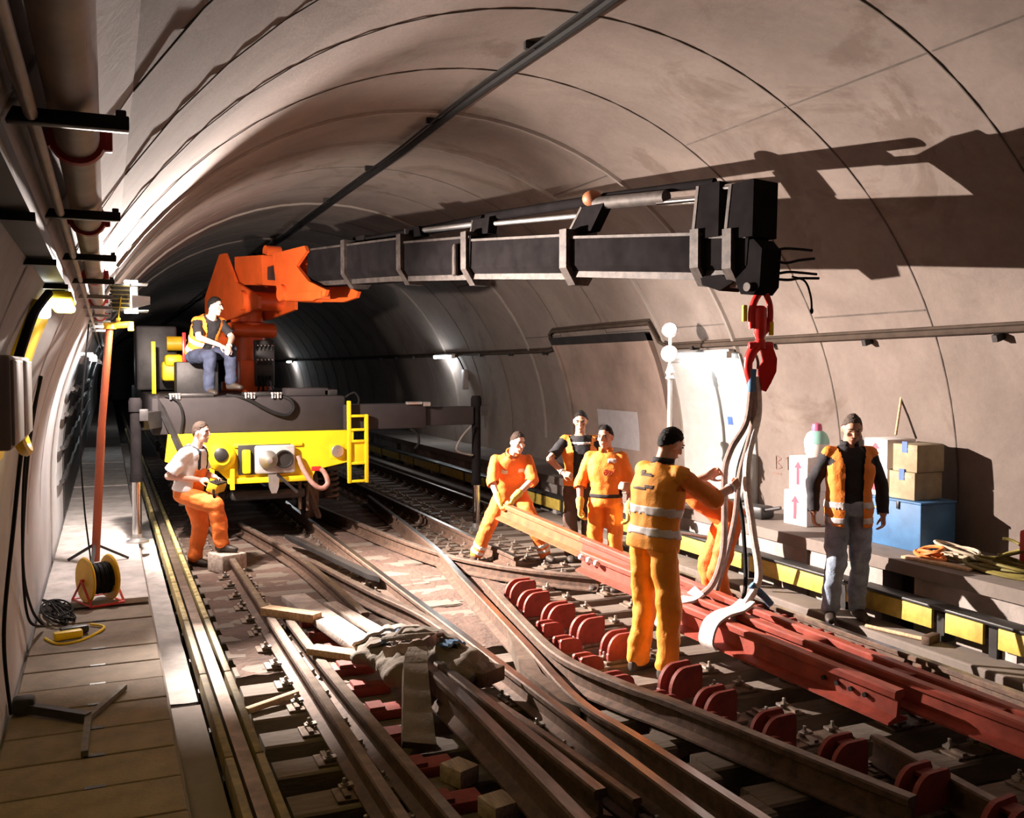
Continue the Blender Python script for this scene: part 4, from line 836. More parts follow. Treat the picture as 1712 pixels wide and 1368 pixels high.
# ------------------------------------------------------------------ cable rail on the right wall
t = thing('wall_cable', 'bundled cable carried on small brackets along the right tunnel wall', 'cable', (6.9, 3.0, 2.5))
def wp(y, z, o=0.04): return (vx(z, o), y, z)
path = [wp(2.0, 2.57), wp(5.5, 2.57), wp(8.8, 2.545), wp(10.9, 2.52), wp(11.1, 2.60), wp(11.15, 2.85), wp(12.5, 2.85), wp(14.2, 2.84), wp(14.35, 2.80), wp(14.4, 2.56), wp(14.7, 2.53), wp(22, 2.52), wp(40, 2.52), wp(60, 2.52)]
mb = MB(); mb.tube(path, 0.03, 8); part('cable', mb, 'cablebrown', t)
mb = MB(); mb.tube([(p[0] + 0.01, p[1], p[2] + 0.045) for p in path], 0.016, 6); part('cable', mb, 'cablebrown', t)
for i in range(18):
    y = 4.3 + 1.5 * i
    if 10.9 < y < 14.6: continue
    mb = MB(); mb.beam(wp(y, 2.52, 0.0), wp(y, 2.49, 0.10), 0.05, 0.06); part('bracket', mb, 'darksteel', t)
# ------------------------------------------------------------------ fluorescent lamps on both walls
def fluo(x, y, z, L_, label, side, mat='tube', energy=0.0):
    t = thing('fluorescent_lamp', label, 'lamp', (x, y, z - 0.06), 'fluorescent lamps on the tunnel walls')
    mb = MB(); mb.bbox((x + 0.02 * side, y, z + 0.03), (0.10, L_, 0.05), 0.012); part('housing', mb, 'steel', t)
    mb = MB(); mb.cyl((x - 0.02 * side, y - L_ / 2 + .03, z - 0.015), (x - 0.02 * side, y + L_ / 2 - .03, z - 0.015), 0.032, n=12); part('tube', mb, mat, t)
    for s in (-1, 1):
        mb = MB(); mb.bbox((x - 0.02 * side, y + s * (L_ / 2 - .015), z - 0.012), (0.08, 0.04, 0.08), 0.008); part('end_cap', mb, 'offwhite', t)
    mb = MB(); mb.beam((x + .02 * side, y, z + .03), (vx(z + .03, -.02, side), y, z + .05), 0.05, 0.04); part('arm', mb, 'steel', t)
    if energy:
        l = lamp('fluorescent_light', 'POINT', (x - 0.03 * side, y, z - 0.10), energy, (0.90, 0.97, 1.0), 0.12)
fluo(vx(2.44, .10), 10.15, 2.42, 1.30, 'bright fluorescent lamp above the cream wall board', 1, energy=6)
for k, y in enumerate((19.9, 39.0)):
    fluo(vx(2.5, .10), y, 2.50, 1.25, ('fluorescent lamp on the dark wall above the outrigger leg' if k == 0 else 'distant fluorescent lamp beside the crane column'), 1, 'fartube', energy=(60, 90)[k])
fluo(vx(2.5, .10), 60, 2.55, 1.25, 'tiny fluorescent lamp deep in the dark tunnel on the bench side', 1, 'fartube', energy=10)
fluo(vx(2.40, .13, -1), 13.2, 2.38, 1.25, 'fluorescent lamp on the walkway wall behind the orange pole', -1, 'fartube', energy=3)
fluo(vx(2.40, .13, -1), 24.0, 2.40, 1.25, 'distant fluorescent lamp over the walkway beyond the orange pole', -1, 'fartube', energy=10)
fluo(vx(2.40, .13, -1), 36.0, 2.42, 1.25, 'farthest fluorescent lamp over the walkway', -1, 'fartube', energy=10)
# small switch box and drop cable below the second lamp
t = thing('switch_box', 'small grey switch box hanging on a cable below the wall lamp', 'switch box', (7.02, 19.2, 1.85)); mb = MB(); mb.bbox((vx(1.98, .08), 19.15, 2.0), (0.10, 0.18, 0.42), 0.02); part('box', mb, 'greybox', t)
mb = MB(); mb.tube(spline([wp(19.5, 2.5), wp(19.25, 2.45), wp(19.15, 2.2)], 5), 0.015, 6); part('drop_cable', mb, 'rubber', t)

# ------------------------------------------------------------------ twin work light on the bench
t = thing('tripod_work_light', 'white pole work light with two glaring lamp heads and yellow collars on the bench', 'work light', (6.42, 10.15, 0.60))
X_, Y_ = 6.42, 10.15
mb = MB(); mb.cyl((X_, Y_, 1.2), (X_, Y_, 2.30), 0.032, 0.026, n=14); part('pole', mb, 'offwhite', t)
mb = MB(); mb.lathe([(0.03, 2.10), (0.06, 2.12), (0.04, 2.16), (0.06, 2.19), (0.045, 2.22), (0.03, 2.27)], (X_, Y_, 0), n=16); part('upper_collar', mb, 'offwhite', t)
mb = MB(); mb.lathe([(0.035, 0.95), (0.05, 1.0), (0.05, 1.12), (0.065, 1.14), (0.055, 1.17), (0.05, 1.28), (0.068, 1.31), (0.045, 1.34), (0.05, 1.42), (0.085, 1.46), (0.08, 1.48), (0.035, 1.49)], (X_, Y_, 0), n=16); part('yellow_collar', mb, 'yellow', t)
mb = MB(); mb.cyl((X_, Y_, 0.62), (X_, Y_, 1.0), 0.025); part('lower_pole', mb, 'yellow', t)
for k in range(3):
    a = 2.1 * k + 0.4; mb = MB(); mb.beam((X_, Y_, 0.98), (X_ + 0.24 * math.cos(a), Y_ + 0.24 * math.sin(a), 0.605), 0.03, 0.02); part('leg', mb, 'yellow', t)
def head(zc, tilt, r, name):
    ax = V((-0.62, -0.74, tilt)).normalized(); c0 = V((X_, Y_, zc)) + ax * 0.03
    mb = MB(); mb.lathe([(r * .35, -0.13), (r * .6, -0.11), (r * .95, -0.02), (r * 1.06, 0.03), (r * .98, 0.035)], c0, axis=ax, n=20); h = part(name, mb, 'greybox', t)
    mb = MB(); mb.lathe([(r * .96, 0.02), (r * .8, 0.045), (r * .4, 0.06), (0.0, 0.062)], c0, axis=ax, n=20); part('lens', mb, 'lens', h)
head(2.42, 0.05, 0.10, 'lamp_head'); head(2.70, 0.35, 0.095, 'lamp_head')
mb = MB(); mb.cyl((X_, Y_, 2.28), (X_, Y_, 2.68), 0.02); mb.bbox((X_ + .05, Y_ - .02, 2.33), (0.14, 0.06, 0.05), 0.015); part('yoke', mb, 'offwhite', t)

# ------------------------------------------------------------------ flood lamp on orange pole (walkway)
t = thing('pole_flood_light', 'orange pole flood light with ribbed black lamp housing on the walkway', 'flood light', (-0.14, 10.78, 0.21))
mb = MB(); mb.cyl((-0.14, 10.78, 0.24), (-0.06, 10.78, 1.6), 0.042, n=14); mb.cyl((-0.06, 10.78, 1.6), (0.04, 10.75, 2.70), 0.038, n=14); part('pole', mb, 'poleorange', t)
mb = MB(); mb.cyl((-0.02, 10.75, 2.68), (0.24, 10.75, 2.70), 0.035); mb.lathe([(0.06, 0), (0.06, 0.06)], (0.04, 10.75, 2.65), n=14); mb.bbox((0.24, 10.74, 2.68), (0.06, 0.07, 0.10), 0.01); part('tee_bracket', mb, 'drumyellow', t)
mb = MB(); mb.bbox((0.15, 10.72, 2.97), (0.18, 0.32, 0.27), 0.02); hs_ = part('lamp_housing', mb, 'blackpaint', t)
for k in range(6):
    mb = MB(); mb.bbox((0.14, 10.72, 2.865 + 0.043 * k), (0.19, 0.34, 0.012), 0.004); part('cooling_rib', mb, 'olivecord', hs_)
mb = MB(); mb.bbox((0.243, 10.72, 2.97), (0.012, 0.26, 0.20), 0.004); part('lens', mb, 'lens', hs_)
for z in (2.835, 3.115):  # plates added to hold the beam off the ceiling
    mb = MB(); mb.bbox((0.33, 10.72, z), (0.16, 0.32, 0.008), 0.002); part('added_hood_flap', mb, 'steel', hs_)
for y in (10.55, 10.64):
    for z in (3.13, 2.82):
        mb = MB(); mb.bbox((0.245, y, z), (0.13, 0.07, 0.02), 0.006); part('lens_edge', mb, 'lens', hs_)
# flap added on the camera side to shade the near track from the beam
mb = MB(); mb.prism([(-0.05, -0.14), (0.125, -0.09), (0.125, -0.01), (-0.05, 0.0)], (0.30, 10.535, 2.99), (1, 0, 0), (0, 0, 1), 0.008); part('added_shade_flap', mb, 'steel', hs_, False)
mb = MB(); mb.bbox((0.25, 10.895, 2.97), (0.14, 0.010, 0.28), 0.003); part('added_side_shield', mb, 'steel', hs_)  # plate added to cut the beam off sideways
mb = MB(); mb.beam((0.12, 10.54, 2.74), (0.15, 10.54, 2.97), 0.03, 0.01); mb.beam((0.12, 10.90, 2.74), (0.15, 10.90, 2.97), 0.03, 0.01); mb.bbox((0.12, 10.72, 2.745), (0.04, 0.38, 0.02), 0.004); part('yoke', mb, 'yellow', t)
for a in (0.35, 2.45, 4.6):
    mb = MB(); mb.beam((-0.14, 10.78, 0.42), (-0.14 + 0.34 * math.cos(a), 10.78 + 0.42 * math.sin(a), 0.225), 0.03, 0.025); part('leg', mb, 'darksteel', t)
mb = MB(); mb.tube(spline([(-0.16, 10.8, 2.7), (-0.26, 10.9, 1.6), (-0.24, 10.95, 0.8), (-0.18, 10.6, 0.24), (-0.2, 9.6, 0.222)], 8), 0.009, 6); part('power_cord', mb, 'rubber', t)

# ------------------------------------------------------------------ cable drum
def drum():
    cx, cy = -0.10, 9.0; t = thing('cable_drum', 'yellow cable drum wound with black cable on a red tube frame', 'cable drum', (cx, cy, 0.21))
    ax = V((0.92, 0.40, 0)).normalized(); c0 = V((cx, cy, 0.42))
    for s in (-1, 1):
        mb = MB(); mb.lathe([(0.03, -0.012), (0.19, -0.012), (0.20, 0), (0.19, 0.012), (0.03, 0.012)], c0 + ax * 0.105 * s, axis=ax, n=28); part('flange', mb, 'drumyellow', t)
    mb = MB(); P = []
    for i in range(260):
        k = i / 260; P.append(c0 + ax * (-0.085 + 0.17 * abs((k * 4) % 2 - 1)) + (UZ * math.cos(i * 0.42) + ax.cross(UZ) * math.sin(i * 0.42)) * (0.12 + 0.012 * (i % 65) / 65))
    mb.tube(P, 0.011, 5); mb.cyl(c0 - ax * 0.1, c0 + ax * 0.1, 0.115, n=20); part('wound_cable', mb, 'rubber', t)
    r = ax.cross(UZ); mb = MB()
    for s in (-1, 1):
        e = ax * 0.14 * s
        mb.tube([c0 + e - r * 0.2 - UZ * 0.195, c0 + e - UZ * 0.0, c0 + e + r * 0.2 - UZ * 0.195, c0 + e - r * 0.2 - UZ * 0.195], 0.011, 8)
    for s in (-1, 1): mb.cyl(c0 - ax * .14 + r * .2 * s - UZ * .195, c0 + ax * .14 + r * .2 * s - UZ * .195, 0.011)
    mb.cyl(c0 - ax * .15, c0 + ax * .15, 0.012); part('frame', mb, 'redframe', t)
drum()
# tangle of cable beside it
mb = MB(); P = []
for i in range(150):
    a = i * 0.33; rr = 0.12 + 0.05 * math.sin(i * 0.21); P.append((-0.40 + rr * math.cos(a) * 0.8, 8.62 + (0.34 + .06 * math.sin(i * .13)) * math.sin(a * 0.93), 0.225 + 0.05 * abs(math.sin(i * 0.17))))
mb.tube(P, 0.008, 5); solo('cable_tangle', mb, 'rubber', 'loose tangle of black cable on the walkway beside the drum', 'cable', (-0.40, 8.75, 0.21))
mb = MB(); mb.tube(spline([(-0.46, 7.9, .222), (-0.36, 7.7, .222), (-.2, 7.75, .222), (-.05, 8.05, .222), (-.15, 8.2, .222)], 6), 0.010, 6); solo('extension_cord', mb, 'yellow', 'yellow extension cord loop on the walkway slabs', 'cord', (-0.2, 7.8, 0.212))
t = thing('hand_lamp', 'small yellow and black hand lamp lying on the walkway slabs', 'lamp', (-0.26, 7.9, 0.21))
mb = MB(); mb.bbox((-0.30, 7.85, 0.245), (0.20, 0.07, 0.06), 0.012, rot=Matrix.Rotation(.25, 3, 'Z')); part('case', mb, 'yellow', t)
mb = MB(); mb.bbox((-0.26, 7.98, 0.245), (0.20, 0.08, 0.06), 0.015, rot=Matrix.Rotation(.25, 3, 'Z')); part('grip', mb, 'blackpaint', t)
# bent steel brackets and hose on near walkway slabs
MT['olivesteel'] = M('dull_olive_steel', (0.14, 0.12, 0.09), 0.6, metal=0.3, var=0.4, scale=20)
t = thing('steel_bracket', 'bent dark steel wall bracket lying on the near walkway slabs', 'bracket', (-0.2, 6.0, 0.21))
mb = MB(); mb.beam((-0.52, 6.25, 0.26), (-0.13, 5.93, 0.245), 0.05, 0.05); part('long_arm', mb, 'darksteel', t)
mb = MB(); mb.beam((-0.13, 5.95, 0.245), (-0.14, 5.40, 0.235), 0.035, 0.03); part('short_arm', mb, 'olivesteel', t)
mb = MB(); mb.beam((-0.13, 5.95, 0.235), (0.07, 6.45, 0.235), 0.035, 0.03); part('short_arm', mb, 'olivesteel', t)
mb = MB(); mb.bbox((-0.48, 6.22, 0.27), (0.12, 0.10, 0.10), 0.02); part('clamp', mb, 'darksteel', t)

# ------------------------------------------------------------------ left wall: pipe, tray, brackets, box
px, pz = -0.055, 2.80
t = thing('wall_pipe', 'pale round pipe with flanged joints hung along the walkway wall', 'pipe', (px, 0.6, pz - 0.06))
mb = MB(); mb.cyl((px, 0.5, pz), (px, 30, pz), 0.050, n=22); part('pipe', mb, 'pipe', t)
for y in (2.55, 3.9, 6.2, 8.5, 11, 14):
    mb = MB(); mb.lathe([(0.05, -0.02), (0.062, -0.018), (0.066, 0.0), (0.062, 0.018), (0.05, 0.02)], (px, y, pz), axis=(0, 1, 0), n=22); mb.bbox((px + .068, y, pz), (0.02, 0.035, 0.05), 0.004); mb.bbox((px - .068, y, pz), (0.02, 0.035, 0.05), 0.004); part('coupling', mb, 'redframe', t)
for k, y in enumerate((2.08, 3.35, 4.62, 5.88, 7.15, 8.4, 9.7, 11.0, 12.3, 13.6)):
    t2 = thing('pipe_bracket', 'dark steel channel bracket crossing under the wall pipe', 'bracket', (-0.05, y, 2.7), 'steel brackets under the wall pipe')
    mb = MB(); mb.bbox((-0.085, y, pz - 0.066), (0.27, 0.035, 0.028), 0.003); part('channel', mb, 'steel' if k > 3 else 'darksteel', t2)  # channels near the lamp get paler steel for the light on them
    mb = MB(); mb.bbox((0.035, y, pz - .05), (0.02, 0.03, 0.02), 0.003); part('end_bolt', mb, 'darksteel', t2)
mb = MB(); mb.cyl((-0.125, 0.5, 2.735), (-0.125, 30, 2.735), 0.013, n=10); solo('conduit', mb, 'pipe', 'thin pale conduit running beside the wall pipe', 'conduit', (-0.125, 0.5, 2.722))
t = thing('cable_tray', 'dark perforated cable tray loaded with cables above the grey cabinet', 'cable tray', (-0.2, 0.5, 2.58))
mb = MB()
for s in (-1, 1): mb.box((-0.205 + 0.05 * s, 3.1, 2.625), (0.008, 5.0, 0.055))
mb.box((-0.205, 3.1, 2.60), (0.10, 5.0, 0.006)); part('tray', mb, 'darksteel', t)
for k in range(5):
    mb = MB(); mb.tube([(-0.245 + 0.021 * k + .003 * math.sin(i * .9 + k), 0.6 + 0.25 * i, 2.617 + .006 * math.sin(i * 1.3 + k)) for i in range(21)], 0.010, 6); part('cable', mb, 'rubber' if k % 2 else 'darksteel', t)
for y in (1.4, 2.4, 3.4, 4.4, 5.4):
    mb = MB(); mb.box((-0.24, y, 2.585), (0.20, 0.03, 0.02)); part('tray_bracket', mb, 'darksteel', t)
# grey cabinet with cable, panel painting yellow lamplight on the wall behind
t = thing('wall_cabinet', 'grey-brown junction cabinet on the walkway wall beside the yellow lamplight panel', 'cabinet', (-0.33, 4.0, 1.9))
mb = MB(); mb.bbox((-0.335, 3.75, 2.14), (0.12, 0.80, 0.30), 0.012); part('body', mb, 'greybox', t)
mb = MB(); mb.bbox((-0.272, 3.95, 2.14), (0.012, 0.36, 0.27), 0.005); part('door', mb, 'greybox', t)
mb = MB(); mb.bbox((-0.272, 3.54, 2.14), (0.012, 0.36, 0.27), 0.005); part('door', mb, 'greybox', t)
mb = MB(); mb.tube(spline([(-0.30, 4.0, 2.29), (-0.27, 4.05, 2.40), (-0.25, 4.15, 2.47), (-0.21, 4.3, 2.55)], 6), 0.018, 8); part('feed_cable', mb, 'rubber', t)
mb = MB(); mb.tube(spline([(-0.31, 4.1, 2.02), (-0.30, 4.5, 2.0), (-0.36, 4.9, 1.9), (-0.42, 5.1, 1.5), (-0.50, 5.4, .9), (-.53, 6.0, .3)], 8), 0.010, 6); part('feed_cable', mb, 'rubber', t)
mb = MB(); mb.tube(spline([(-0.31, 4.0, 1.99), (-0.30, 4.1, 1.94), (-0.30, 4.3, 1.92), (-0.33, 4.45, 1.98)], 6), 0.022, 8); part('yellow_conduit', mb, 'yellow', t)
mb = MB(); wall_patch(mb, 4.22, 5.15, 1.82, 2.52, 0.02, 0.03, 4, -1); yp = solo('yellow_lamplight_panel', mb, 'yellow', 'yellow panel painting the lamplight on the wall behind the grey cabinet', 'panel', (-0.4, 4.7, 1.82))
mb = MB(); wall_patch(mb, 2.6, 4.9, 0.25, 1.95, 0.012, 0.02, 6, -1); solo('yellow_board', mb, 'yellowcover', 'dull yellow lower wall board under the grey cabinet', 'board', (-0.55, 3.7, 0.25))
t = thing('yellow_wall_lamp', 'glowing yellow bulkhead lamp at the end of the cable tray', 'lamp', (-0.17, 4.9, 2.45))
mb = MB(); mb.bbox((-0.19, 4.85, 2.565), (0.12, 0.62, 0.03), 0.012); part('housing', mb, 'yellow', t)
for y in (4.70, 5.0):
    mb = MB(); mb.bbox((-0.18, y, 2.533), (0.095, 0.25, 0.04), 0.018); part('lens', mb, 'yellens', t)
mb = MB(); mb.bbox((-0.25, 4.6, 2.50), (0.06, 0.16, 0.07), 0.015); part('white_lens', mb, 'tube', t)
# hanging cables on the left wall
for k in range(2):
    mb = MB(); mb.tube(spline([(-0.34 - .02 * k, 6.0 + .3 * k, 2.2), (-0.45, 6.3 + .2 * k, 1.7), (-0.52, 6.9, 1.0), (-0.53, 7.4 + .3 * k, 0.5), (-0.48, 8.2, 0.24)], 8), 0.010, 6)
    solo('hanging_cable', mb, 'rubber', 'black cable hanging down the pale wall to the walkway', 'cable', (-0.5, 7.0, 0.23), 'cables hanging down the pale wall')
# dark sheet painting the unlit left wall beyond the pole, and equipment there
mb = MB(); wall_patch(mb, 14.2, 30, 0.25, 2.3, 0.02, 0.05, 6, -1); part('wall_shade_sheet', mb, 'darksteel', wall_left)
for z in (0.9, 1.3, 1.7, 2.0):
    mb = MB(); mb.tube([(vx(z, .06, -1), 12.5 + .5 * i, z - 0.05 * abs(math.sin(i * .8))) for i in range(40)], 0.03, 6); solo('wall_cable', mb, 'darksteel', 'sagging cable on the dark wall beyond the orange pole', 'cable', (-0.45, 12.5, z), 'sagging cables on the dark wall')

# ------------------------------------------------------------------ goods on the bench
BT = 0.60
def carton(c, d, label, tan=False, rz=0.0, arrow=True, group=None, blue=False):
    t = thing('carton', label, 'carton', (c[0], c[1], c[2]), group); R = Matrix.Rotation(rz, 3, 'Z'); C0 = V((c[0], c[1], c[2] + d[2] / 2))
    mb = MB(); mb.bbox(C0, d, 0.008, rot=R); part('box', mb, 'boxtan' if tan else 'boxwhite', t)
    fx = C0 + R @ V((-d[0] / 2 - .002, 0, 0))
    if arrow:
        mb = MB(); h = d[2]; mb.prism([(-.022, -h * .32), (.022, -h * .32), (.022, h * .16), (.06, h * .16), (0, h * .36), (-.06, h * .16), (-.022, h * .16)], fx, R @ V((0, -1, 0)), UZ, 0.004); part('red_arrow', mb, 'printred', t, False)
    mb = MB(); mb.box(fx + V((0, 0, d[2] * .33)), (0.003, d[1] * .8, 0.008), rz); part('lid_seam', mb, 'greybox', t)
    if blue:
        mb = MB(); mb.box(fx + V((0, 0, d[2] * .40)), (0.006, .06, .10), rz); part('blue_tab', mb, 'bluetag', t)
    return t
# blue steel chest
t = thing('blue_chest', 'blue steel chest standing on the bench under the cartons', 'chest', (6.85, 6.72, BT))
mb = MB(); mb.bbox((6.84, 6.75, BT + 0.215), (0.42, 0.78, 0.43), 0.01); part('body', mb, 'bluebox', t)
mb = MB(); mb.bbox((6.84, 6.75, BT + 0.44), (0.44, 0.80, 0.02), 0.006); part('lid', mb, 'bluebox', t)
mb = MB(); mb.bbox((6.622, 6.62, BT + 0.40), (0.015, 0.03, 0.07), 0.004); part('latch', mb, 'blackpaint', t)
mb = MB()
for k in range(4): mb.box((6.628, 6.90 - .05 * k, BT + 0.345 - .01 * k), (0.003, 0.035, 0.012))
part('painted_mark', mb, 'yellowcover', t, False, 'faded yellow paint mark')
CT = BT + 0.452
carton((6.82, 6.95, CT), (0.34, 0.30, 0.26), 'lower white carton with red arrow on the blue chest', rz=.05)
carton((6.82, 6.93, CT + .262), (0.34, 0.31, 0.27), 'upper white carton with red arrow on the blue chest', rz=-.04)
carton((6.84, 6.63, CT), (0.34, 0.30, 0.25), 'lower tan carton with blue tab on the blue chest', True, .02, False, None, True)
carton((6.85, 6.61, CT + .252), (0.34, 0.28, 0.25), 'upper tan carton with blue tab on the blue chest', True, .03, False, None, True)
carton((6.78, 8.05, BT), (0.30, 0.34, 0.36), 'lower white carton with red arrow on the bench behind the man in jeans', rz=.06)
carton((6.80, 8.02, BT + .362), (0.30, 0.30, 0.36), 'upper white carton with red arrow on the bench behind the man in jeans', rz=-.03)
t = thing('plastic_canister', 'white and teal plastic canister with pink cap on the stacked cartons', 'canister', (6.80, 7.86, BT + .73))
zc = BT + .725
mb = MB(); mb.lathe([(0.09, 0), (0.115, .04), (0.125, .12), (0.125, .14)], (6.80, 7.92, zc), n=20); part('lower_body', mb, 'offwhite', t)
mb = MB(); mb.lathe([(0.13, .138), (0.125, .18), (0.10, .24), (0.06, .27)], (6.80, 7.92, zc), n=20); part('upper_body', mb, 'teal', t)
mb = MB(); mb.lathe([(0.05, .26), (0.055, .30), (0.045, .34), (0.02, .35)], (6.80, 7.92, zc), n=16); part('cap', mb, 'pink', t)
# heaps of rope, hoses, cords on the near part of the bench
def coil(name, label, c, rx, ry, turns, r, mat, seed, h=0.06):
    rnd = random.Random(seed); P = []; ph = rnd.uniform(0, 6)
    for i in range(turns * 16):
        a = i * 2 * PI / 16 + ph; k = 1 - 0.35 * (0.5 + 0.5 * math.sin(i * 0.13 + seed)); P.append((c[0] + rx * k * math.cos(a) + .02 * math.sin(i * .37), c[1] + ry * k * math.sin(a) + .02 * math.cos(i * .31), c[2] + r + h * (0.5 + 0.5 * math.sin(i * 0.29 + seed)) * (i / (turns * 16))))
    mb = MB(); mb.tube(P, r, 6); solo(name, mb, mat, label, 'coil', c)
coil('rope_coil', 'coil of beige rope on the bench beside the blue chest', (6.72, 6.02, BT), .17, .26, 5, .014, 'beigecord', 1, .14)
coil('cord_coil', 'coil of orange cord in front of the beige rope', (6.50, 6.12, BT), .10, .15, 5, .016, 'orangecord', 2, .12)
coil('hose_coil', 'coil of olive hose along the bench edge', (6.62, 5.45, BT), .20, .38, 6, .014, 'olivecord', 3, .10)
coil('hose_coil', 'upright olive hose loops leaning beside the red fuel can', (6.82, 5.60, BT), .12, .14, 5, .013, 'olivecord', 4, .22)
mb = MB(); mb.bbox((6.40, 5.95, BT + .012), (0.10, 0.65, 0.024), 0.006, rot=Matrix.Rotation(.12, 3, 'Z')); solo('plank', mb, 'wood', 'thin pale lath lying on the bench edge beside the rope coil', 'plank', (6.40, 5.95, BT))
t = thing('fuel_can', 'red fuel can at the dark end of the bench', 'fuel can', (6.95, 5.32, BT))
mb = MB(); mb.bbox((6.90, 5.36, BT + .17), (0.20, 0.30, 0.34), 0.03); part('body', mb, 'redframe', t)
mb = MB(); mb.tube(spline([(6.90, 5.28, BT + .34), (6.90, 5.30, BT + .39), (6.90, 5.44, BT + .39), (6.90, 5.46, BT + .34)], 5), .014, 6); part('handle', mb, 'redframe', t)
# tools lying on the bench further back
t = thing('tool_heap', 'dark power tool lying on the bench beside the slings', 'tool', (6.55, 8.75, BT))
mb = MB(); mb.bbox((6.56, 8.65, BT + .07), (.22, .42, .14), .03, rot=Matrix.Rotation(.2, 3, 'Z')); part('motor', mb, 'blackpaint', t)
mb = MB(); mb.cyl((6.5, 8.80, BT + .08), (6.46, 9.12, BT + .05), .03); part('handle', mb, 'darksteel', t)
mb = MB(); mb.cyl((6.55, 8.45, BT + .1), (6.62, 8.26, BT + .15), .02); part('grip', mb, 'darksteel', t)
mb = MB(); mb.lathe([(0.10, 0), (.11, .02), (.05, .06)], (6.50, 9.0, BT), n=16); part('guard', mb, 'steel', t)
mb = MB(); mb.bbox((6.80, 9.3, BT + .05), (.16, .2, .10), .02); solo('tool_case', mb, 'blackpaint', 'small black tool case on the bench against the wall behind the slings', 'case', (6.80, 9.3, BT))
for k, (x, y) in enumerate(((6.40, 11.0), (6.52, 11.35), (6.38, 11.7))):
    mb = MB(); mb.ell((x, y, BT + .10), (.14, .17, .10)); mb.ell((x + .08, y + .1, BT + .12), (.1, .1, .08))
    me = blob('yellow_sack', mb, 'drumyellow', .02, .03, 9, seed=k * 3.0); me.transform(Matrix.Translation(V((-x, -y, -BT)))); o = inst('yellow_jacket', me, None, (x, y, BT)); tag(o, 'crumpled yellow work jacket heaped on the bench behind the workers', 'jacket', 'yellow jackets heaped on the bench')
# trestle board with white trays beside the man in the banded vest
t = thing('bench_board', 'pale board of tools lying on the bench behind the banded vest', 'board', (6.35, 9.5, BT)); mb = MB(); mb.bbox((6.36, 9.5, BT + .02), (.26, .66, .04), .008); part('board', mb, 'offwhite', t)
mb = MB(); mb.bbox((6.36, 9.5, BT + .06), (.12, .22, .04), .01); part('tray', mb, 'boxwhite', t)
# ------------------------------------------------------------------ people
def capsule(mb, a, b, ra, rb, n=12):
    a, b = V(a), V(b); e = (b - a); L_ = e.length; e = e.normalized() if L_ > 1e-6 else V((0, 0, 1)); prof = []
    for i in range(5): t = -PI / 2 + PI / 2 * i / 4; prof.append((ra * math.cos(t), ra * math.sin(t)))
    for i in range(1, 4): prof.append((ra + (rb - ra) * i / 4, L_ * i / 4))
    for i in range(5): t = PI / 2 * i / 4; prof.append((rb * math.cos(t), L_ + rb * math.sin(t)))
    mb.lathe(prof, a, axis=e, n=n)
def loft(mb, secs, n=18):
    """secs: (centre, right, fwd, a, b) ellipses, closed at both ends"""
    vs = []
    for c, r, f, a, b in secs:
        for k in range(n):
            t = 2 * PI * k / n; ct, st = math.cos(t), math.sin(t); p = 2.4
            x = a * math.copysign(abs(ct) ** (2 / p), ct); y = b * math.copysign(abs(st) ** (2 / p), st); vs.append(V(c) + r * x + f * y)
    fs = [tuple(range(n - 1, -1, -1)), tuple(range((len(secs) - 1) * n, len(secs) * n))]
    for i in range(len(secs) - 1): fs += [(i * n + k, i * n + (k + 1) % n, i * n + n + (k + 1) % n, i * n + n + k) for k in range(n)]
    mb.add(vs, fs)

STAND = dict(pel=(0, 0, .96), chest=(0, .0, 1.30), neck=(0, -.01, 1.48), head=(0, .03, 1.635), hf=(0, 1, 0),
    shR=(.178, 0, 1.425), elR=(.25, -.02, 1.14), wrR=(.27, .06, .89), hdR=(0, .15, -1), pnR=(-1, 0, 0),
    shL=(-.178, 0, 1.425), elL=(-.25, -.02, 1.14), wrL=(-.27, .06, .89), hdL=(0, .15, -1), pnL=(1, 0, 0),
    hipR=(.095, 0, .90), knR=(.105, .02, .48), anR=(.11, -.02, .09), toR=(.03, 1, 0),
    hipL=(-.095, 0, .90), knL=(-.105, .02, .48), anL=(-.11, -.02, .09), toL=(-.03, 1, 0), curl=0.5)

def torso_secs(J, g, low=-0.10, gl=None):
    pel, ch, nk = J['pel'], J['chest'], J['neck']; sr = (J['shR'] - J['shL']).normalized(); hr = (J['hipR'] - J['hipL']).normalized(); out = []
    def fr(r, up): f = up.cross(r).normalized(); return r, f
    u1 = (ch - pel).normalized(); u2 = (nk - ch).normalized()
    for t, a, b in ((low, .165, .12), (0.0, .168, .122), (.18, .158, .115), (.42, .152, .112), (.75, .172, .122), (1.0, .182, .125)):
        c = pel + (ch - pel) * t; r = (hr * (1 - max(t, 0)) + sr * max(t, 0)).normalized(); r_, f_ = fr(r, u1); out.append((c, r_, f_, a + g, b + g))
    for t, a, b in ((.45, .178, .110), (.72, .150, .088), (.93, .085, .070), (1.02, .06, .058)):
        c = ch + (nk - ch) * t; r_, f_ = fr(sr, u2); out.append((c, r_, f_, a + g * 0.8, b + g * 0.8))
    return out
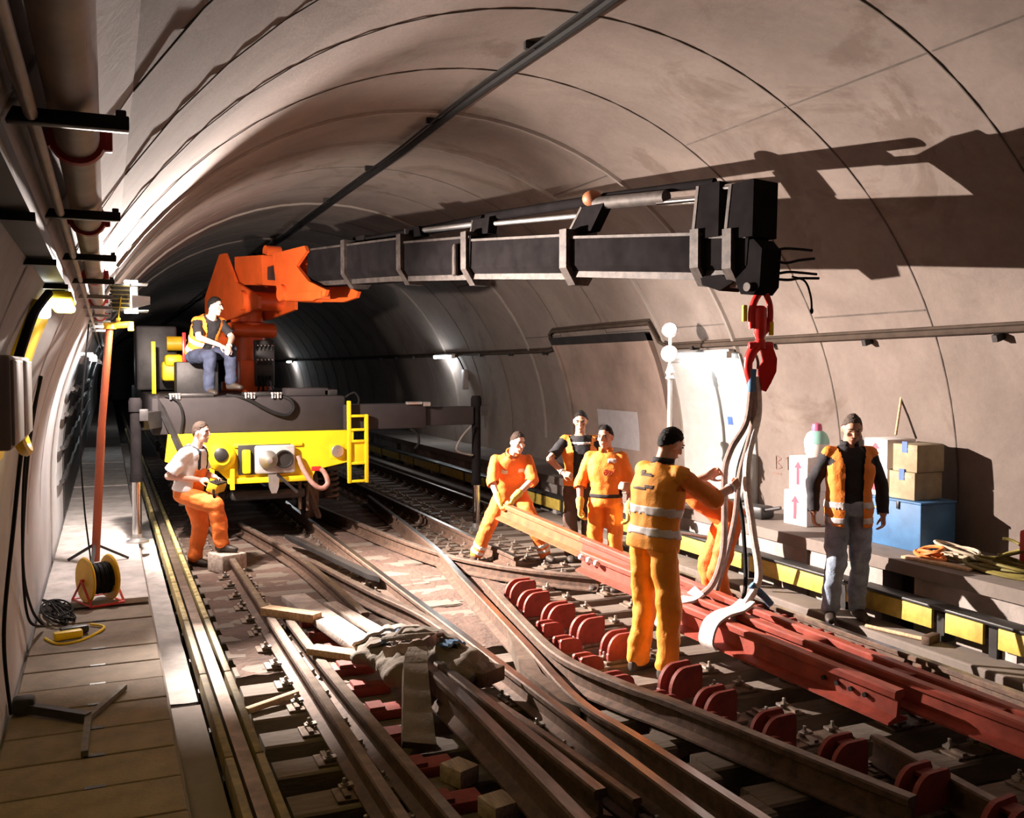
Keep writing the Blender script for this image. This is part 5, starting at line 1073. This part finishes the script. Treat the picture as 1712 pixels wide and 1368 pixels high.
def hand(mb, J, s, g=0.0, sc=1.0):
    w_ = J['wr' + s]; d = V(J['hd' + s]).normalized(); pn = V(J['pn' + s]); pn = (pn - d * pn.dot(d)).normalized(); sv = d.cross(pn); sv = sv if s == 'R' else -sv
    # palm
    secs = []
    for t, a, b in ((-0.01, .026, .020), (.03, .036, .016), (.065, .041, .0145), (.09, .038, .012)): secs.append((w_ + d * t * sc, sv, pn, a * sc + g, b * sc + g))
    loft(mb, secs, 12)
    cu = J.get('curl' + s, J['curl'])
    for k, (off, L_) in enumerate(((-.030, .066), (-.010, .076), (.010, .071), (.029, .056))):
        p = w_ + d * 0.085 * sc + sv * off * sc; ang = 0.15; q = p
        for j, fr_ in enumerate((.45, .32, .25)):
            ang += cu * (0.9 + 0.1 * k); e = d * math.cos(ang) + pn * math.sin(ang); n2 = q + e * L_ * fr_ * sc; capsule(mb, q, n2, (.0088 - .0006 * j) * sc + g, (.0084 - .0008 * j) * sc + g, 8); q = n2
    p = w_ + d * 0.025 * sc - sv * 0.030 * sc; e = (d * 0.75 - sv * 0.7 + pn * (0.25 + 0.3 * cu)).normalized(); q = p + e * .045 * sc; capsule(mb, p, q, .0125 * sc + g, .0105 * sc + g, 8)
    e = (d * 0.95 - sv * 0.15 + pn * (0.3 + 0.5 * cu)).normalized(); capsule(mb, q, q + e * .032 * sc, .0102 * sc + g, .0085 * sc + g, 8)

def remesh(mb, voxel, sm, name):
    me = mb.mesh('src', 'skin'); o = bpy.data.objects.new('src', me); COL.objects.link(o)
    md = o.modifiers.new('r', 'REMESH'); md.mode = 'VOXEL'; md.voxel_size = voxel
    s2 = o.modifiers.new('s', 'SMOOTH'); s2.factor = 0.5; s2.iterations = sm
    dg = bpy.context.evaluated_depsgraph_get(); out = bpy.data.meshes.new_from_object(o.evaluated_get(dg), depsgraph=dg)
    bpy.data.objects.remove(o); bpy.data.meshes.remove(me); out.name = name; out.materials.clear(); return out
def fin(me, mat):
    me.materials.clear(); me.materials.append(MT[mat]); me.polygons.foreach_set('use_smooth', [True] * len(me.polygons)); me.update(); return me
def wrinkle(me, amp, sx, seed, J=None):
    nr = [v.normal.copy() for v in me.vertices]
    for v, n_ in zip(me.vertices, nr):
        p = V((v.co.x * 7, v.co.y * 7, v.co.z * sx)) + V((seed, -seed, seed * .5)); v.co += n_ * amp * (noise.noise(p) + .55 * noise.noise(p * 2.1 + V((3, 1, 2))))
def cut(me, keep):
    bm = bmesh.new(); bm.from_mesh(me); dl = [f for f in bm.faces if not keep(f.calc_center_median(), f.normal)]
    bmesh.ops.delete(bm, geom=dl, context='FACES'); bm.to_mesh(me); bm.free(); me.update(); return me
def extract(me, pred, off, name, skirt=0.006):
    """copy the faces that pass pred, pushed out by off, with a rim joining them to the surface below"""
    bm = bmesh.new(); bm.from_mesh(me); bmesh.ops.delete(bm, geom=[f for f in bm.faces if not pred(f.calc_center_median(), f.normal)], context='FACES')
    bm.normal_update(); vn = {v: v.normal.copy() for v in bm.verts}
    for v in bm.verts: v.co += vn[v] * off
    be = [e for e in bm.edges if len(e.link_faces) == 1]
    r = bmesh.ops.extrude_edge_only(bm, edges=be); nv = [g for g in r['geom'] if isinstance(g, bmesh.types.BMVert)]
    src = {}
    for e in bm.edges:
        a, b = e.verts
        if a in nv and b in vn: src[a] = vn[b]
        if b in nv and a in vn: src[b] = vn[a]
    for v in nv: v.co -= src.get(v, V((0, 0, 0))) * (off + skirt)
    out = bpy.data.meshes.new(name); bm.to_mesh(out); bm.free(); out.update(); return out
def segt(p, a, b):
    d = b - a; t = max(0, min(1, (p - a).dot(d) / d.length_squared)); return t, (p - (a + d * t)).length

def person(label, loc, face, pose, o, group=None, scale=1.0, seed=1.0):
    J = dict(STAND); J.update(pose); J = {k: (V(v) if isinstance(v, (tuple, list)) else v) for k, v in J.items()}
    rz = math.atan2(face[1], face[0]) - PI / 2
    T = thing('person', label, 'person', loc, group, rz); T.scale = (scale,) * 3
    def put(name, me, mat, par=None, lab=None):
        ob = inst(name, fin(me, mat), par or T, (0, 0, 0)); 
        if lab: ob['label'] = lab
        return ob
    skin = o.get('skin', 'skin'); hc = J['head']; hf = J['hf'].normalized(); hu = (hc - J['neck']); hu = (hu.normalized() * .35 + V((0, 0, 1))); hu = (hu - hf * hu.dot(hf)).normalized(); hr = hf.cross(hu)
    HR = Matrix((hr, hf, hu)).transposed()
    # --- body: one continuous surface
    mb = MB(); loft(mb, torso_secs(J, -.012))
    capsule(mb, J['neck'] - (hu * .05), hc - hu * .04 - hf * .015, .060, .056)
    mb.ell(hc + hu * .012 - hf * .008, (.074, .094, .108), HR, 18, 12); mb.ell(hc - hu * .055 + hf * .028, (.056, .060, .062), HR, 14, 10); mb.ell(hc - hu * .098 + hf * .062, (.026, .022, .022), HR, 10, 8)
    capsule(mb, hc + hf * .086 + hu * .018, hc + hf * .108 - hu * .022, .010, .0145, 8); mb.ell(hc + hf * .074 + hu * .030, (.050, .016, .012), HR, 12, 8)
    mb.ell(hc + hf * .082 - hu * .060, (.024, .013, .012), HR, 10, 8)
    for s in (-1, 1):
        mb.ell(hc + hr * .077 * s - hf * .012 - hu * .008, (.011, .020, .032), HR, 8, 8); mb.ell(hc + hr * .042 * s + hf * .058 - hu * .02, (.022, .020, .024), HR, 10, 8)
    for s in 'RL':
        capsule(mb, J['neck'].lerp(J['sh' + s], .5) - V((0, 0, .035)), J['sh' + s], .034, .042); capsule(mb, J['sh' + s], J['el' + s], .047, .041); capsule(mb, J['el' + s], J['wr' + s], .043, .029)
        capsule(mb, J['hip' + s], J['kn' + s], .075, .052); capsule(mb, J['kn' + s], J['an' + s], .052, .038); hand(mb, J, s)
    body = remesh(mb, .0075, 3, 'body'); bo = put('body', body, skin)
    for s in (-1, 1):
        m = MB(); m.ell(hc + hr * .031 * s + hf * .0855 + hu * .012, (.012, .007, .006), HR, 8, 6); put('eye', m.mesh('eye', 'eye'), 'eye')
        m = MB(); m.tube([hc + hr * .014 * s + hf * .093 + hu * .028, hc + hr * .032 * s + hf * .0905 + hu * .034, hc + hr * .048 * s + hf * .080 + hu * .028], .0045, 6); put('eyebrow', m.mesh('eyebrow', 'hair'), o.get('hair', 'hair'))
    m = MB(); m.ell(hc + hf * .0935 - hu * .060, (.021, .006, .006), HR, 8, 6); put('mouth', m.mesh('mouth', 'lips'), 'lips')
    def is_hair(c, n):
        q = c - hc; u, f, r = q.dot(hu), q.dot(hf), abs(q.dot(hr))
        if u < -.07 or q.length > .16: return False
        if r > .082: return False
        return f < -.014 + .92 * u - (.012 if u < .03 else 0) + .010 * noise.noise(c * 60)
    hm = extract(body, is_hair, .006, 'hair'); wrinkle(hm, .0035, 60, seed)
    for v_ in hm.vertices: v_.co += (v_.co - hc).normalized() * .005 * noise.noise(v_.co * 75)
    put('hair', hm, o.get('hair', 'hair'))
    if o.get('moustache'):
        m = MB(); m.ell(hc + hf * .097 - hu * .045, (.022, .005, .005), HR, 10, 6); put('moustache', m.mesh('moustache', 'hair'), o.get('hair', 'hair'))
    # --- trousers
    g = o.get('loose', .016)
    mb = MB(); secs = torso_secs(J, .006 + g * .4, -.16)[:3]; loft(mb, secs)
    for s in 'RL':
        a, k, an = J['hip' + s], J['kn' + s], J['an' + s]
        capsule(mb, a, k, .092 + g * .6, .070 + g); capsule(mb, k, an + (k - an).normalized() * .02, .068 + g, .058 + g)
    tr = remesh(mb, .013, 4, 'trousers'); wrinkle(tr, .016, 9, seed)
    ends = [(J['an' + s], (J['an' + s] - J['kn' + s]).normalized()) for s in 'RL']
    cut(tr, lambda c, n: not any((c - e).dot(d) > .035 and (c - e).length < .16 for e, d in ends))
    put('trousers', tr, o['trousers'])
    # --- boots
    for s in 'RL':
        an = J['an' + s]; d = J['to' + s].normalized(); mb = MB()
        zf = an.z - .085; base = V((an.x, an.y, zf)); r = d.cross(V((0, 0, 1))).normalized()
        secs = [(base + d * t + V((0, 0, h)), r, V((0, 0, 1)), a, b) for t, h, a, b in ((-.075, .045, .026, .035), (-.05, .05, .038, .05), (.02, .05, .043, .05), (.09, .042, .047, .040), (.15, .034, .045, .032), (.19, .028, .028, .024))]
        loft(mb, secs, 14); capsule(mb, base + V((0, 0, .06)), an + (J['kn' + s] - an).normalized() * .08, .048, .05)
        sh = remesh(mb, .010, 3, 'boot')
        for v in sh.vertices: v.co.z = max(v.co.z, zf)
        put('boot', sh, o.get('shoes', 'shoe'))
    # --- upper garment
    gs = o.get('gs', .010)
    mb = MB(); loft(mb, torso_secs(J, gs, -.14 if o.get('untucked') else -.08)[: (9 if not o.get('collar') else 10)])
    sl = o.get('sleeve', 'short')
    slv = []
    for s in 'RL':
        a, e, w_ = J['sh' + s], J['el' + s], J['wr' + s]
        a = a + (J['pel'] - a).normalized() * .012; capsule(mb, J['neck'].lerp(a, .45) - V((0, 0, .03)), a, .040 + gs, .044 + gs)
        if sl == 'short': capsule(mb, a, a.lerp(e, .80), .048 + gs, .058 + gs); slv.append((a.lerp(e, .82), (e - a).normalized()))
        elif sl == 'rolled': capsule(mb, a, e, .050 + gs, .056 + gs); capsule(mb, e, e.lerp(w_, .12), .056 + gs, .058 + gs); slv.append((e.lerp(w_, .17), (w_ - e).normalized()))
        else: capsule(mb, a, e, .049 + gs, .050 + gs); capsule(mb, e, e.lerp(w_, .92), .049 + gs, .040 + gs); slv.append((e.lerp(w_, .97), (w_ - e).normalized()))
    shm = remesh(mb, .012, 4, 'shirt'); wrinkle(shm, .012, 8, seed + 4)
    cut(shm, lambda c, n: not any((c - e).dot(d) > 0 and (c - e).length < .13 for e, d in slv) and not ((c - J['neck']).length < .085 and n.dot(hu) > .3))
    so = put(o.get('shirt_name', 'shirt'), shm, o['shirt'])
    sr = (J['shR'] - J['shL']).normalized(); up = (J['chest'] - J['pel']).normalized(); fw = up.cross(sr).normalized(); up2 = (J['neck'] - J['chest']).normalized()
    if o.get('collar'):
        m = MB(); c0 = J['neck'] + up2 * .005
        pts = [c0 + (sr * math.cos(t) * .072 + fw * math.sin(t) * .072) for t in [PI * .62 + i * (2 * PI - PI * .24) / 14 for i in range(15)]]
        m.strip([p + up2 * .012 for p in pts], .045, .012, up2); put('collar', m.mesh('collar', o['shirt']), o.get('collarmat', o['shirt']))
    # --- vest
    if o.get('vest'):
        mb = MB(); loft(mb, torso_secs(J, gs + .020, o.get('vest_low', -.22))[:9])
        for s in 'RL':
            a = J['sh' + s]; a = a + (J['pel'] - a).normalized() * .012; d_ = (J['el' + s] - a).normalized()
            capsule(mb, J['neck'].lerp(a, .45) - V((0, 0, .03)), a, .046 + gs, .056 + gs); capsule(mb, a, a + d_ * .05, .056 + gs, .060 + gs)
        vm = remesh(mb, .012, 3, 'vest'); wrinkle(vm, .010, 7, seed + 9)
        mid = (J['shR'] + J['shL']) / 2; ow = o.get('open', 0)
        def vkeep(c, n):
            q = c - J['chest']; f = q.dot(fw); r = q.dot(sr)
            if (c - J['neck']).length < .105 and n.dot(up2) > -.2: return False
            for s in 'RL':
                if (c - J['sh' + s]).dot((J['el' + s] - J['sh' + s]).normalized()) > .028 and (c - J['sh' + s]).length < .13 and r * (1 if s == 'R' else -1) > .15: return False
            if ow and f > 0.02 and abs(r - o.get('open_shift', 0)) < ow + .05 * max(0, q.dot(up) / .2): return False
            return True
        full = vm.copy(); cut(vm, vkeep); vo = put('vest', vm, o['vest'])
        for lo, hi in o.get('bands', ((-.02, .04), (.20, .26))):
            L_ = (J['chest'] - J['pel']).length
            bm_ = extract(vm, lambda c, n: lo < (c - J['pel']).dot(up) < hi, .005, 'reflective_band', .004); put('reflective_band', bm_, 'reflect')
        bpy.data.meshes.remove(full)
        if o.get('vertical_bands'):
            for sx in (-1, 1):
                bm_ = extract(vm, lambda c, n: abs((c - J['chest']).dot(sr) - sx * .115) < .024 and (c - J['pel']).dot(up) > .26 and (c - J['chest']).dot(fw) > -.02, .005, 'reflective_band', .004); put('reflective_band', bm_, 'reflect')
        if o.get('back_print'):
            for (r0, u0, L2) in ((-.02, .24, .05), (.05, .25, .03), (-.06, .12, .03), (.00, .10, .06), (.06, .02, .04), (-.03, .00, .07)):
                bm_ = extract(vm, lambda c, n: abs((c - J['chest']).dot(sr) - r0) < L2 and abs((c - J['chest']).dot(up) - u0 + .0) < .010 and (c - J['chest']).dot(fw) < -.04, .002, 'back_print', .002)
                if len(bm_.polygons): put('back_print', bm_, 'vestink')
    for pn_, (r0, u0, wr_, wu, mt_) in o.get('patches', {}).items():
        bm_ = extract(shm, lambda c, n: abs((c - J['chest']).dot(sr) - r0) < wr_ and abs((c - J['chest']).dot(up) - u0) < wu and (c - J['chest']).dot(fw) > .02 and n.dot(fw) > .2, .004, pn_, .003)
        if len(bm_.polygons): put(pn_.split('@')[0], bm_, mt_)
    if o.get('emblem'):
        r0, u0 = o['emblem']; fr = [((v.co - J['chest']).dot(sr), (v.co - J['chest']).dot(up), (v.co - J['chest']).dot(fw)) for v in shm.vertices]; fr = [q for q in fr if q[2] > .03]
        def surf(r, u):
            q = min(fr, key=lambda q: (q[0] - r) ** 2 + (q[1] - u) ** 2); return J['chest'] + sr * r + up * u + fw * (q[2] + .005)
        m = MB(); m.tube([surf(r0 + .030 * math.cos(t * .35), u0 + .030 * math.sin(t * .35)) for t in range(18)], .004, 5, closed=True); put('chest_emblem', m.mesh('chest_emblem', 'logoink'), 'logoink')
        m = MB(); m.tube([surf(r0 + .013 * math.cos(t * .55), u0 + .013 * math.sin(t * .55)) for t in range(11)], .004, 5); put('chest_emblem', m.mesh('chest_emblem', 'logoink'), 'logoink')
        m = MB(); m.tube([surf(r0 - .04 - .018 * k, u0 - .03 + .02 * k + .012 * math.sin(k * 2.5)) for k in range(4)], .004, 5); put('chest_emblem', m.mesh('chest_emblem', 'logoink'), 'logoink')
    if o.get('belt'):
        bm_ = extract(shm, lambda c, n: abs((c - J['pel']).dot(up) - o['belt']) < .02, .006, 'belt', .004); put('belt', bm_, 'blackcloth')
    if o.get('legbands'):
        for s in 'RL':
            for lo, hi in ((.62, .72), (.80, .90)):
                k, an = J['kn' + s], J['an' + s]
                def lp(c, n):
                    t, dd = segt(c, k, an); return lo < t < hi and dd < .13
                bm_ = extract(tr, lp, .004, 'reflective_band', .003); 
                if len(bm_.polygons): put('reflective_band', bm_, 'reflect')
    if o.get('bib'):
        bm_ = extract(shm, lambda c, n: abs((c - J['chest']).dot(sr)) < .13 and -.30 < (c - J['chest']).dot(up) < -.05 and (c - J['chest']).dot(fw) > .03, .008, 'bib', .004); put('bib', bm_, o['trousers'])
        for sx in (-1, 1):
            bm_ = extract(shm, lambda c, n: abs((c - J['chest']).dot(sr) - sx * .09) < .018 and (c - J['chest']).dot(up) > -.06, .007, 'strap', .004); put('strap', bm_, 'blackcloth')
    if o.get('gloves'):
        for s in 'RL':
            m = MB(); hand(m, J, s, .006, 1.04); w_ = J['wr' + s]; capsule(m, w_, w_.lerp(J['el' + s], .28), .040, .048)
            gm = remesh(m, .007, 2, 'glove'); put('glove', gm, 'glove')
    if o.get('watch'):
        s = o['watch']; w_ = J['wr' + s]; e = J['el' + s]; m = MB(); c0 = w_.lerp(e, .10); m.lathe([(.036, -.014), (.039, 0), (.036, .014)], c0, axis=(e - w_), n=16); put('wristband', m.mesh('wristband', 'reflect'), 'reflect')
    return T, J, put

ORANGE = dict(trousers='orange', shirt='orange')
# 1: man in front with banded vest, steadying the slings
person('man in bright orange banded vest and orange trousers steadying the slings', (3.66, 5.97, 0.0), (0.985, 0.17),
    dict(pel=(0, -.02, .97), chest=(0, .03, 1.31), neck=(0, .07, 1.50), head=(0, .14, 1.635), hf=(0.05, .86, -.46),
         shR=(.19, .06, 1.45), elR=(.25, .30, 1.25), wrR=(.16, .58, 1.31), hdR=(-.1, .9, .35), pnR=(-1, 0, 0),
         shL=(-.19, .06, 1.45), elL=(-.24, .33, 1.25), wrL=(-.06, .55, 1.37), hdL=(.25, .85, .4), pnL=(1, 0, 0),
         hipR=(.10, -.02, .91), knR=(.12, .03, .49), anR=(.13, .0, .09), hipL=(-.10, -.02, .91), knL=(-.10, .0, .49), anL=(-.12, -.05, .09), curl=.75),
    dict(trousers='vestlit', shirt='vest', sleeve='rolled', vest='vestlit', vest_low=-.20, bands=((.03, .085), (.175, .23)), hair='hair', loose=.020, gs=.014, collar=1, collarmat='blackcloth', back_print=1, watch='R', shirt_name='jacket'), scale=1.035, seed=1.3)
# 2: man in jeans by the bench
person('grey-haired man in orange vest over black shirt and blue jeans by the bench', (5.74, 6.28, 0.118), (-.42, -.91),
    dict(hf=(.10, .93, -.36), head=(.0, .06, 1.625), elR=(.29, -.04, 1.16), wrR=(.30, .02, .92), elL=(-.29, -.06, 1.15), wrL=(-.28, .02, .90),
         knR=(.12, .05, .48), anR=(.15, .02, .09), knL=(-.10, .0, .48), anL=(-.10, -.06, .09), toR=(.25, 1, 0), toL=(-.1, 1, 0)),
    dict(trousers='jeans', shirt='blackcloth', sleeve='long', vest='vest', open=.075, vest_low=-.46, bands=((-.125, -.075), (.0, .05)), hair='hairgrey', moustache=1, watch='L', collar=1, shoes='shoe'), seed=2.2)
# 3: man lifting the rail end
person('man in orange coveralls and yellow gloves lifting the bare rail end', (4.30, 10.15, 0.0), (-.24, -.97),
    dict(pel=(0, -.10, .80), chest=(.03, .10, 1.10), neck=(.03, .20, 1.27), head=(-.02, .27, 1.41), hf=(-.35, .9, -.22),
         shR=(.22, .16, 1.21), elR=(.27, .24, .97), wrR=(.21, .40, .76), hdR=(-.25, .45, -.8), pnR=(-.7, .3, 0),
         shL=(-.16, .15, 1.21), elL=(-.18, .30, .98), wrL=(.05, .42, .80), hdL=(.4, .5, -.7), pnL=(.5, .3, -.5),
         hipR=(.10, -.09, .76), knR=(.29, .08, .44), anR=(.42, -.02, .09), toR=(.5, .9, 0), hipL=(-.10, -.09, .76), knL=(-.24, .10, .44), anL=(-.38, .02, .09), toL=(-.4, .9, 0), curl=.8),
    dict(ORANGE, sleeve='rolled', hair='hairbrown', skin='skinpale', gloves=1, legbands=1, collar=1, gs=.016, loose=.022, shirt_name='coverall_top', patches={'chest_patch': (.095, .05, .035, .022, 'reflect'), 'chest_patch@2': (-.095, .05, .035, .022, 'reflect')}), seed=3.1)
# 4: man in black T-shirt and open vest behind
person('dark-haired man in open orange vest over black T-shirt with one arm bent', (5.05, 9.9, 0.0), (-.35, -.93),
    dict(hf=(.15, .95, -.25), elR=(.36, .10, 1.20), wrR=(.22, .28, 1.06), hdR=(-.7, .5, -.2), pnR=(-.3, -.5, -.6), curlR=.7, elL=(-.25, .03, 1.14)),
    dict(trousers='browncloth', shirt='blackcloth', sleeve='short', vest='vest', open=.095, bands=(), vertical_bands=0, hair='hair', untucked=1, watch='R', patches={'shirt_stripe': (0, .08, .11, .012, 'reflect')}), seed=4.7)
# 5: man in orange coveralls holding a bar
person('man in belted orange coveralls with chest emblem and yellow gloves hanging down', (4.60, 8.45, 0.0), (-.62, -.78),
    dict(hf=(.25, .95, -.1), elR=(.27, .02, 1.13), wrR=(.25, .12, .90), elL=(-.27, .0, 1.12), wrL=(-.26, .12, .87)),
    dict(ORANGE, trousers='vest', shirt='vest', sleeve='rolled', hair='hair', gloves=1, belt=.06, emblem=(-.03, -.03), collar=1, gs=.015, shirt_name='coverall_top', patches={'chest_patch': (-.085, .09, .04, .022, 'reflect')}), scale=.955, seed=5.5)
# 6: man bending behind the one with the banded vest
person('man in orange workwear bending over behind the banded vest', (4.92, 7.05, 0.0), (-.93, .36),
    dict(pel=(0, -.14, .93), chest=(0, .14, 1.14), neck=(0, .27, 1.24), head=(0, .40, 1.29), hf=(0, .8, -.6),
         shR=(.19, .20, 1.20), elR=(.26, .42, 1.06), wrR=(.20, .62, 1.00), hdR=(0, .8, -.5), pnR=(-1, 0, 0), shL=(-.19, .20, 1.20), elL=(-.24, .48, 1.16), wrL=(-.16, .74, 1.22), hdL=(.1, 1, .1), pnL=(1, 0, 0),
         hipR=(.10, -.13, .88), knR=(.12, .02, .47), anR=(.13, -.05, .09), hipL=(-.10, -.13, .88), knL=(-.13, .0, .47), anL=(-.15, -.08, .09)),
    dict(ORANGE, sleeve='rolled', hair='hairbrown', loose=.022, shirt_name='coverall_top'), seed=6.1)
# 7: man in white T-shirt with the remote control
T7, J7, put7 = person('man in white T-shirt and orange bib trousers holding the crane remote control', (0.86, 11.25, 0.0), (.86, -.51),
    dict(pel=(0, -.05, .90), chest=(0, .0, 1.19), neck=(0, .06, 1.38), head=(0, .12, 1.53), hf=(.05, 1, -.05),
         shR=(.19, .02, 1.31), elR=(.26, -.14, 1.06), wrR=(.12, .14, 1.01), hdR=(-.35, .9, -.05), pnR=(-.5, -.2, -.8),
         shL=(-.19, .02, 1.31), elL=(-.24, .02, 1.05), wrL=(-.08, .24, 1.02), hdL=(.4, .8, -.2), pnL=(.5, 0, -.8),
         hipR=(.10, -.05, .84), knR=(.13, .34, .73), anR=(.12, .40, .30), hipL=(-.10, -.05, .84), knL=(-.10, .05, .46), anL=(-.10, -.03, .09), toR=(.1, 1, 0), toL=(.1, 1, 0), curl=.6),
    dict(trousers='orange', shirt='white', sleeve='short', bib=1, hair='hairbrown', skin='skinpale', loose=.028, gs=.032), seed=7.4)
M7 = Matrix.Translation(T7.location) @ Matrix.Rotation(T7.rotation_euler.z, 4, 'Z')
rc = M7 @ V((.02, .30, .92)); R7 = Matrix.Rotation(T7.rotation_euler.z, 3, 'Z') @ Matrix.Rotation(-.35, 3, 'X')
RC = thing('remote_control', 'yellow crane remote control box hanging at the waist of the man in white', 'remote control', rc - V((0, 0, .12)))
mb = MB(); mb.bbox(rc, (.26, .12, .11), .02, rot=R7); part('case', mb, 'drumyellow', RC)
mb = MB(); mb.bbox(rc + R7 @ V((0, 0, .06)), (.24, .10, .02), .008, rot=R7); part('control_panel', mb, 'blackpaint', RC)
for k in range(4):
    mb = MB(); p = rc + R7 @ V((-.08 + .055 * k, .0, .065)); mb.cyl(p, p + R7 @ V((0, 0, .03)), .007, n=8); part('joystick', mb, 'blackpaint', RC)
mb = MB(); mb.tube(spline([rc + R7 @ V((-.14, .03, .0)), rc + R7 @ V((-.15, .08, -.08)), rc + R7 @ V((0, .10, -.13)), rc + R7 @ V((.15, .08, -.08)), rc + R7 @ V((.14, .03, 0))], 6), .013, 8); part('guard_bar', mb, 'rubber', RC)
# stones under his raised foot: an old block beside the rail
mb = MB(); fp = M7 @ V((.12, .46, 0)); mb.bbox((fp.x, fp.y, .105), (.30, .34, .21), .02, rot=Matrix.Rotation(.4, 3, 'Z')); solo('timber_block', mb, 'woodgrey', 'grey packing block under the raised boot of the man in white', 'block', (fp.x, fp.y, 0))
# 8: man sitting on the crane deck
person('man in orange vest and dark jeans sitting on the crane deck', (1.22, 13.42, 1.885), (.48, -.88),
    dict(pel=(0, -.14, .56), chest=(0, .03, .87), neck=(0, .16, 1.05), head=(.0, .24, 1.18), hf=(-.45, .85, -.15),
         shR=(.19, .10, .99), elR=(.24, .22, .76), wrR=(.06, .42, .66), hdR=(-.6, .6, -.4), pnR=(-.3, -.3, -.8), shL=(-.19, .10, .99), elL=(-.24, .26, .77), wrL=(-.05, .46, .64), hdL=(.5, .5, -.6), pnL=(.3, -.3, -.8),
         hipR=(.11, -.12, .52), knR=(.14, .33, .52), anR=(.14, .28, .09), hipL=(-.11, -.12, .52), knL=(-.16, .34, .60), anL=(-.15, .36, .16), toR=(.1, 1, 0), toL=(-.2, 1, 0), curl=.7),
    dict(trousers='darkjeans', shirt='blackcloth', sleeve='short', vest='vest', open=.07, vest_low=-.1, bands=((.02, .08), (.16, .22)), hair='hair', skin='skinpale', watch='L'), seed=8.8)
# bar held by the man in belted coveralls
mb = MB(); mb.cyl((4.68, 8.05, .72), (5.35, 7.55, .62), .018, n=10); solo('steel_bar', mb, 'steel', 'pale steel bar held low behind the lifted crossing', 'bar', (5.0, 7.8, .6))
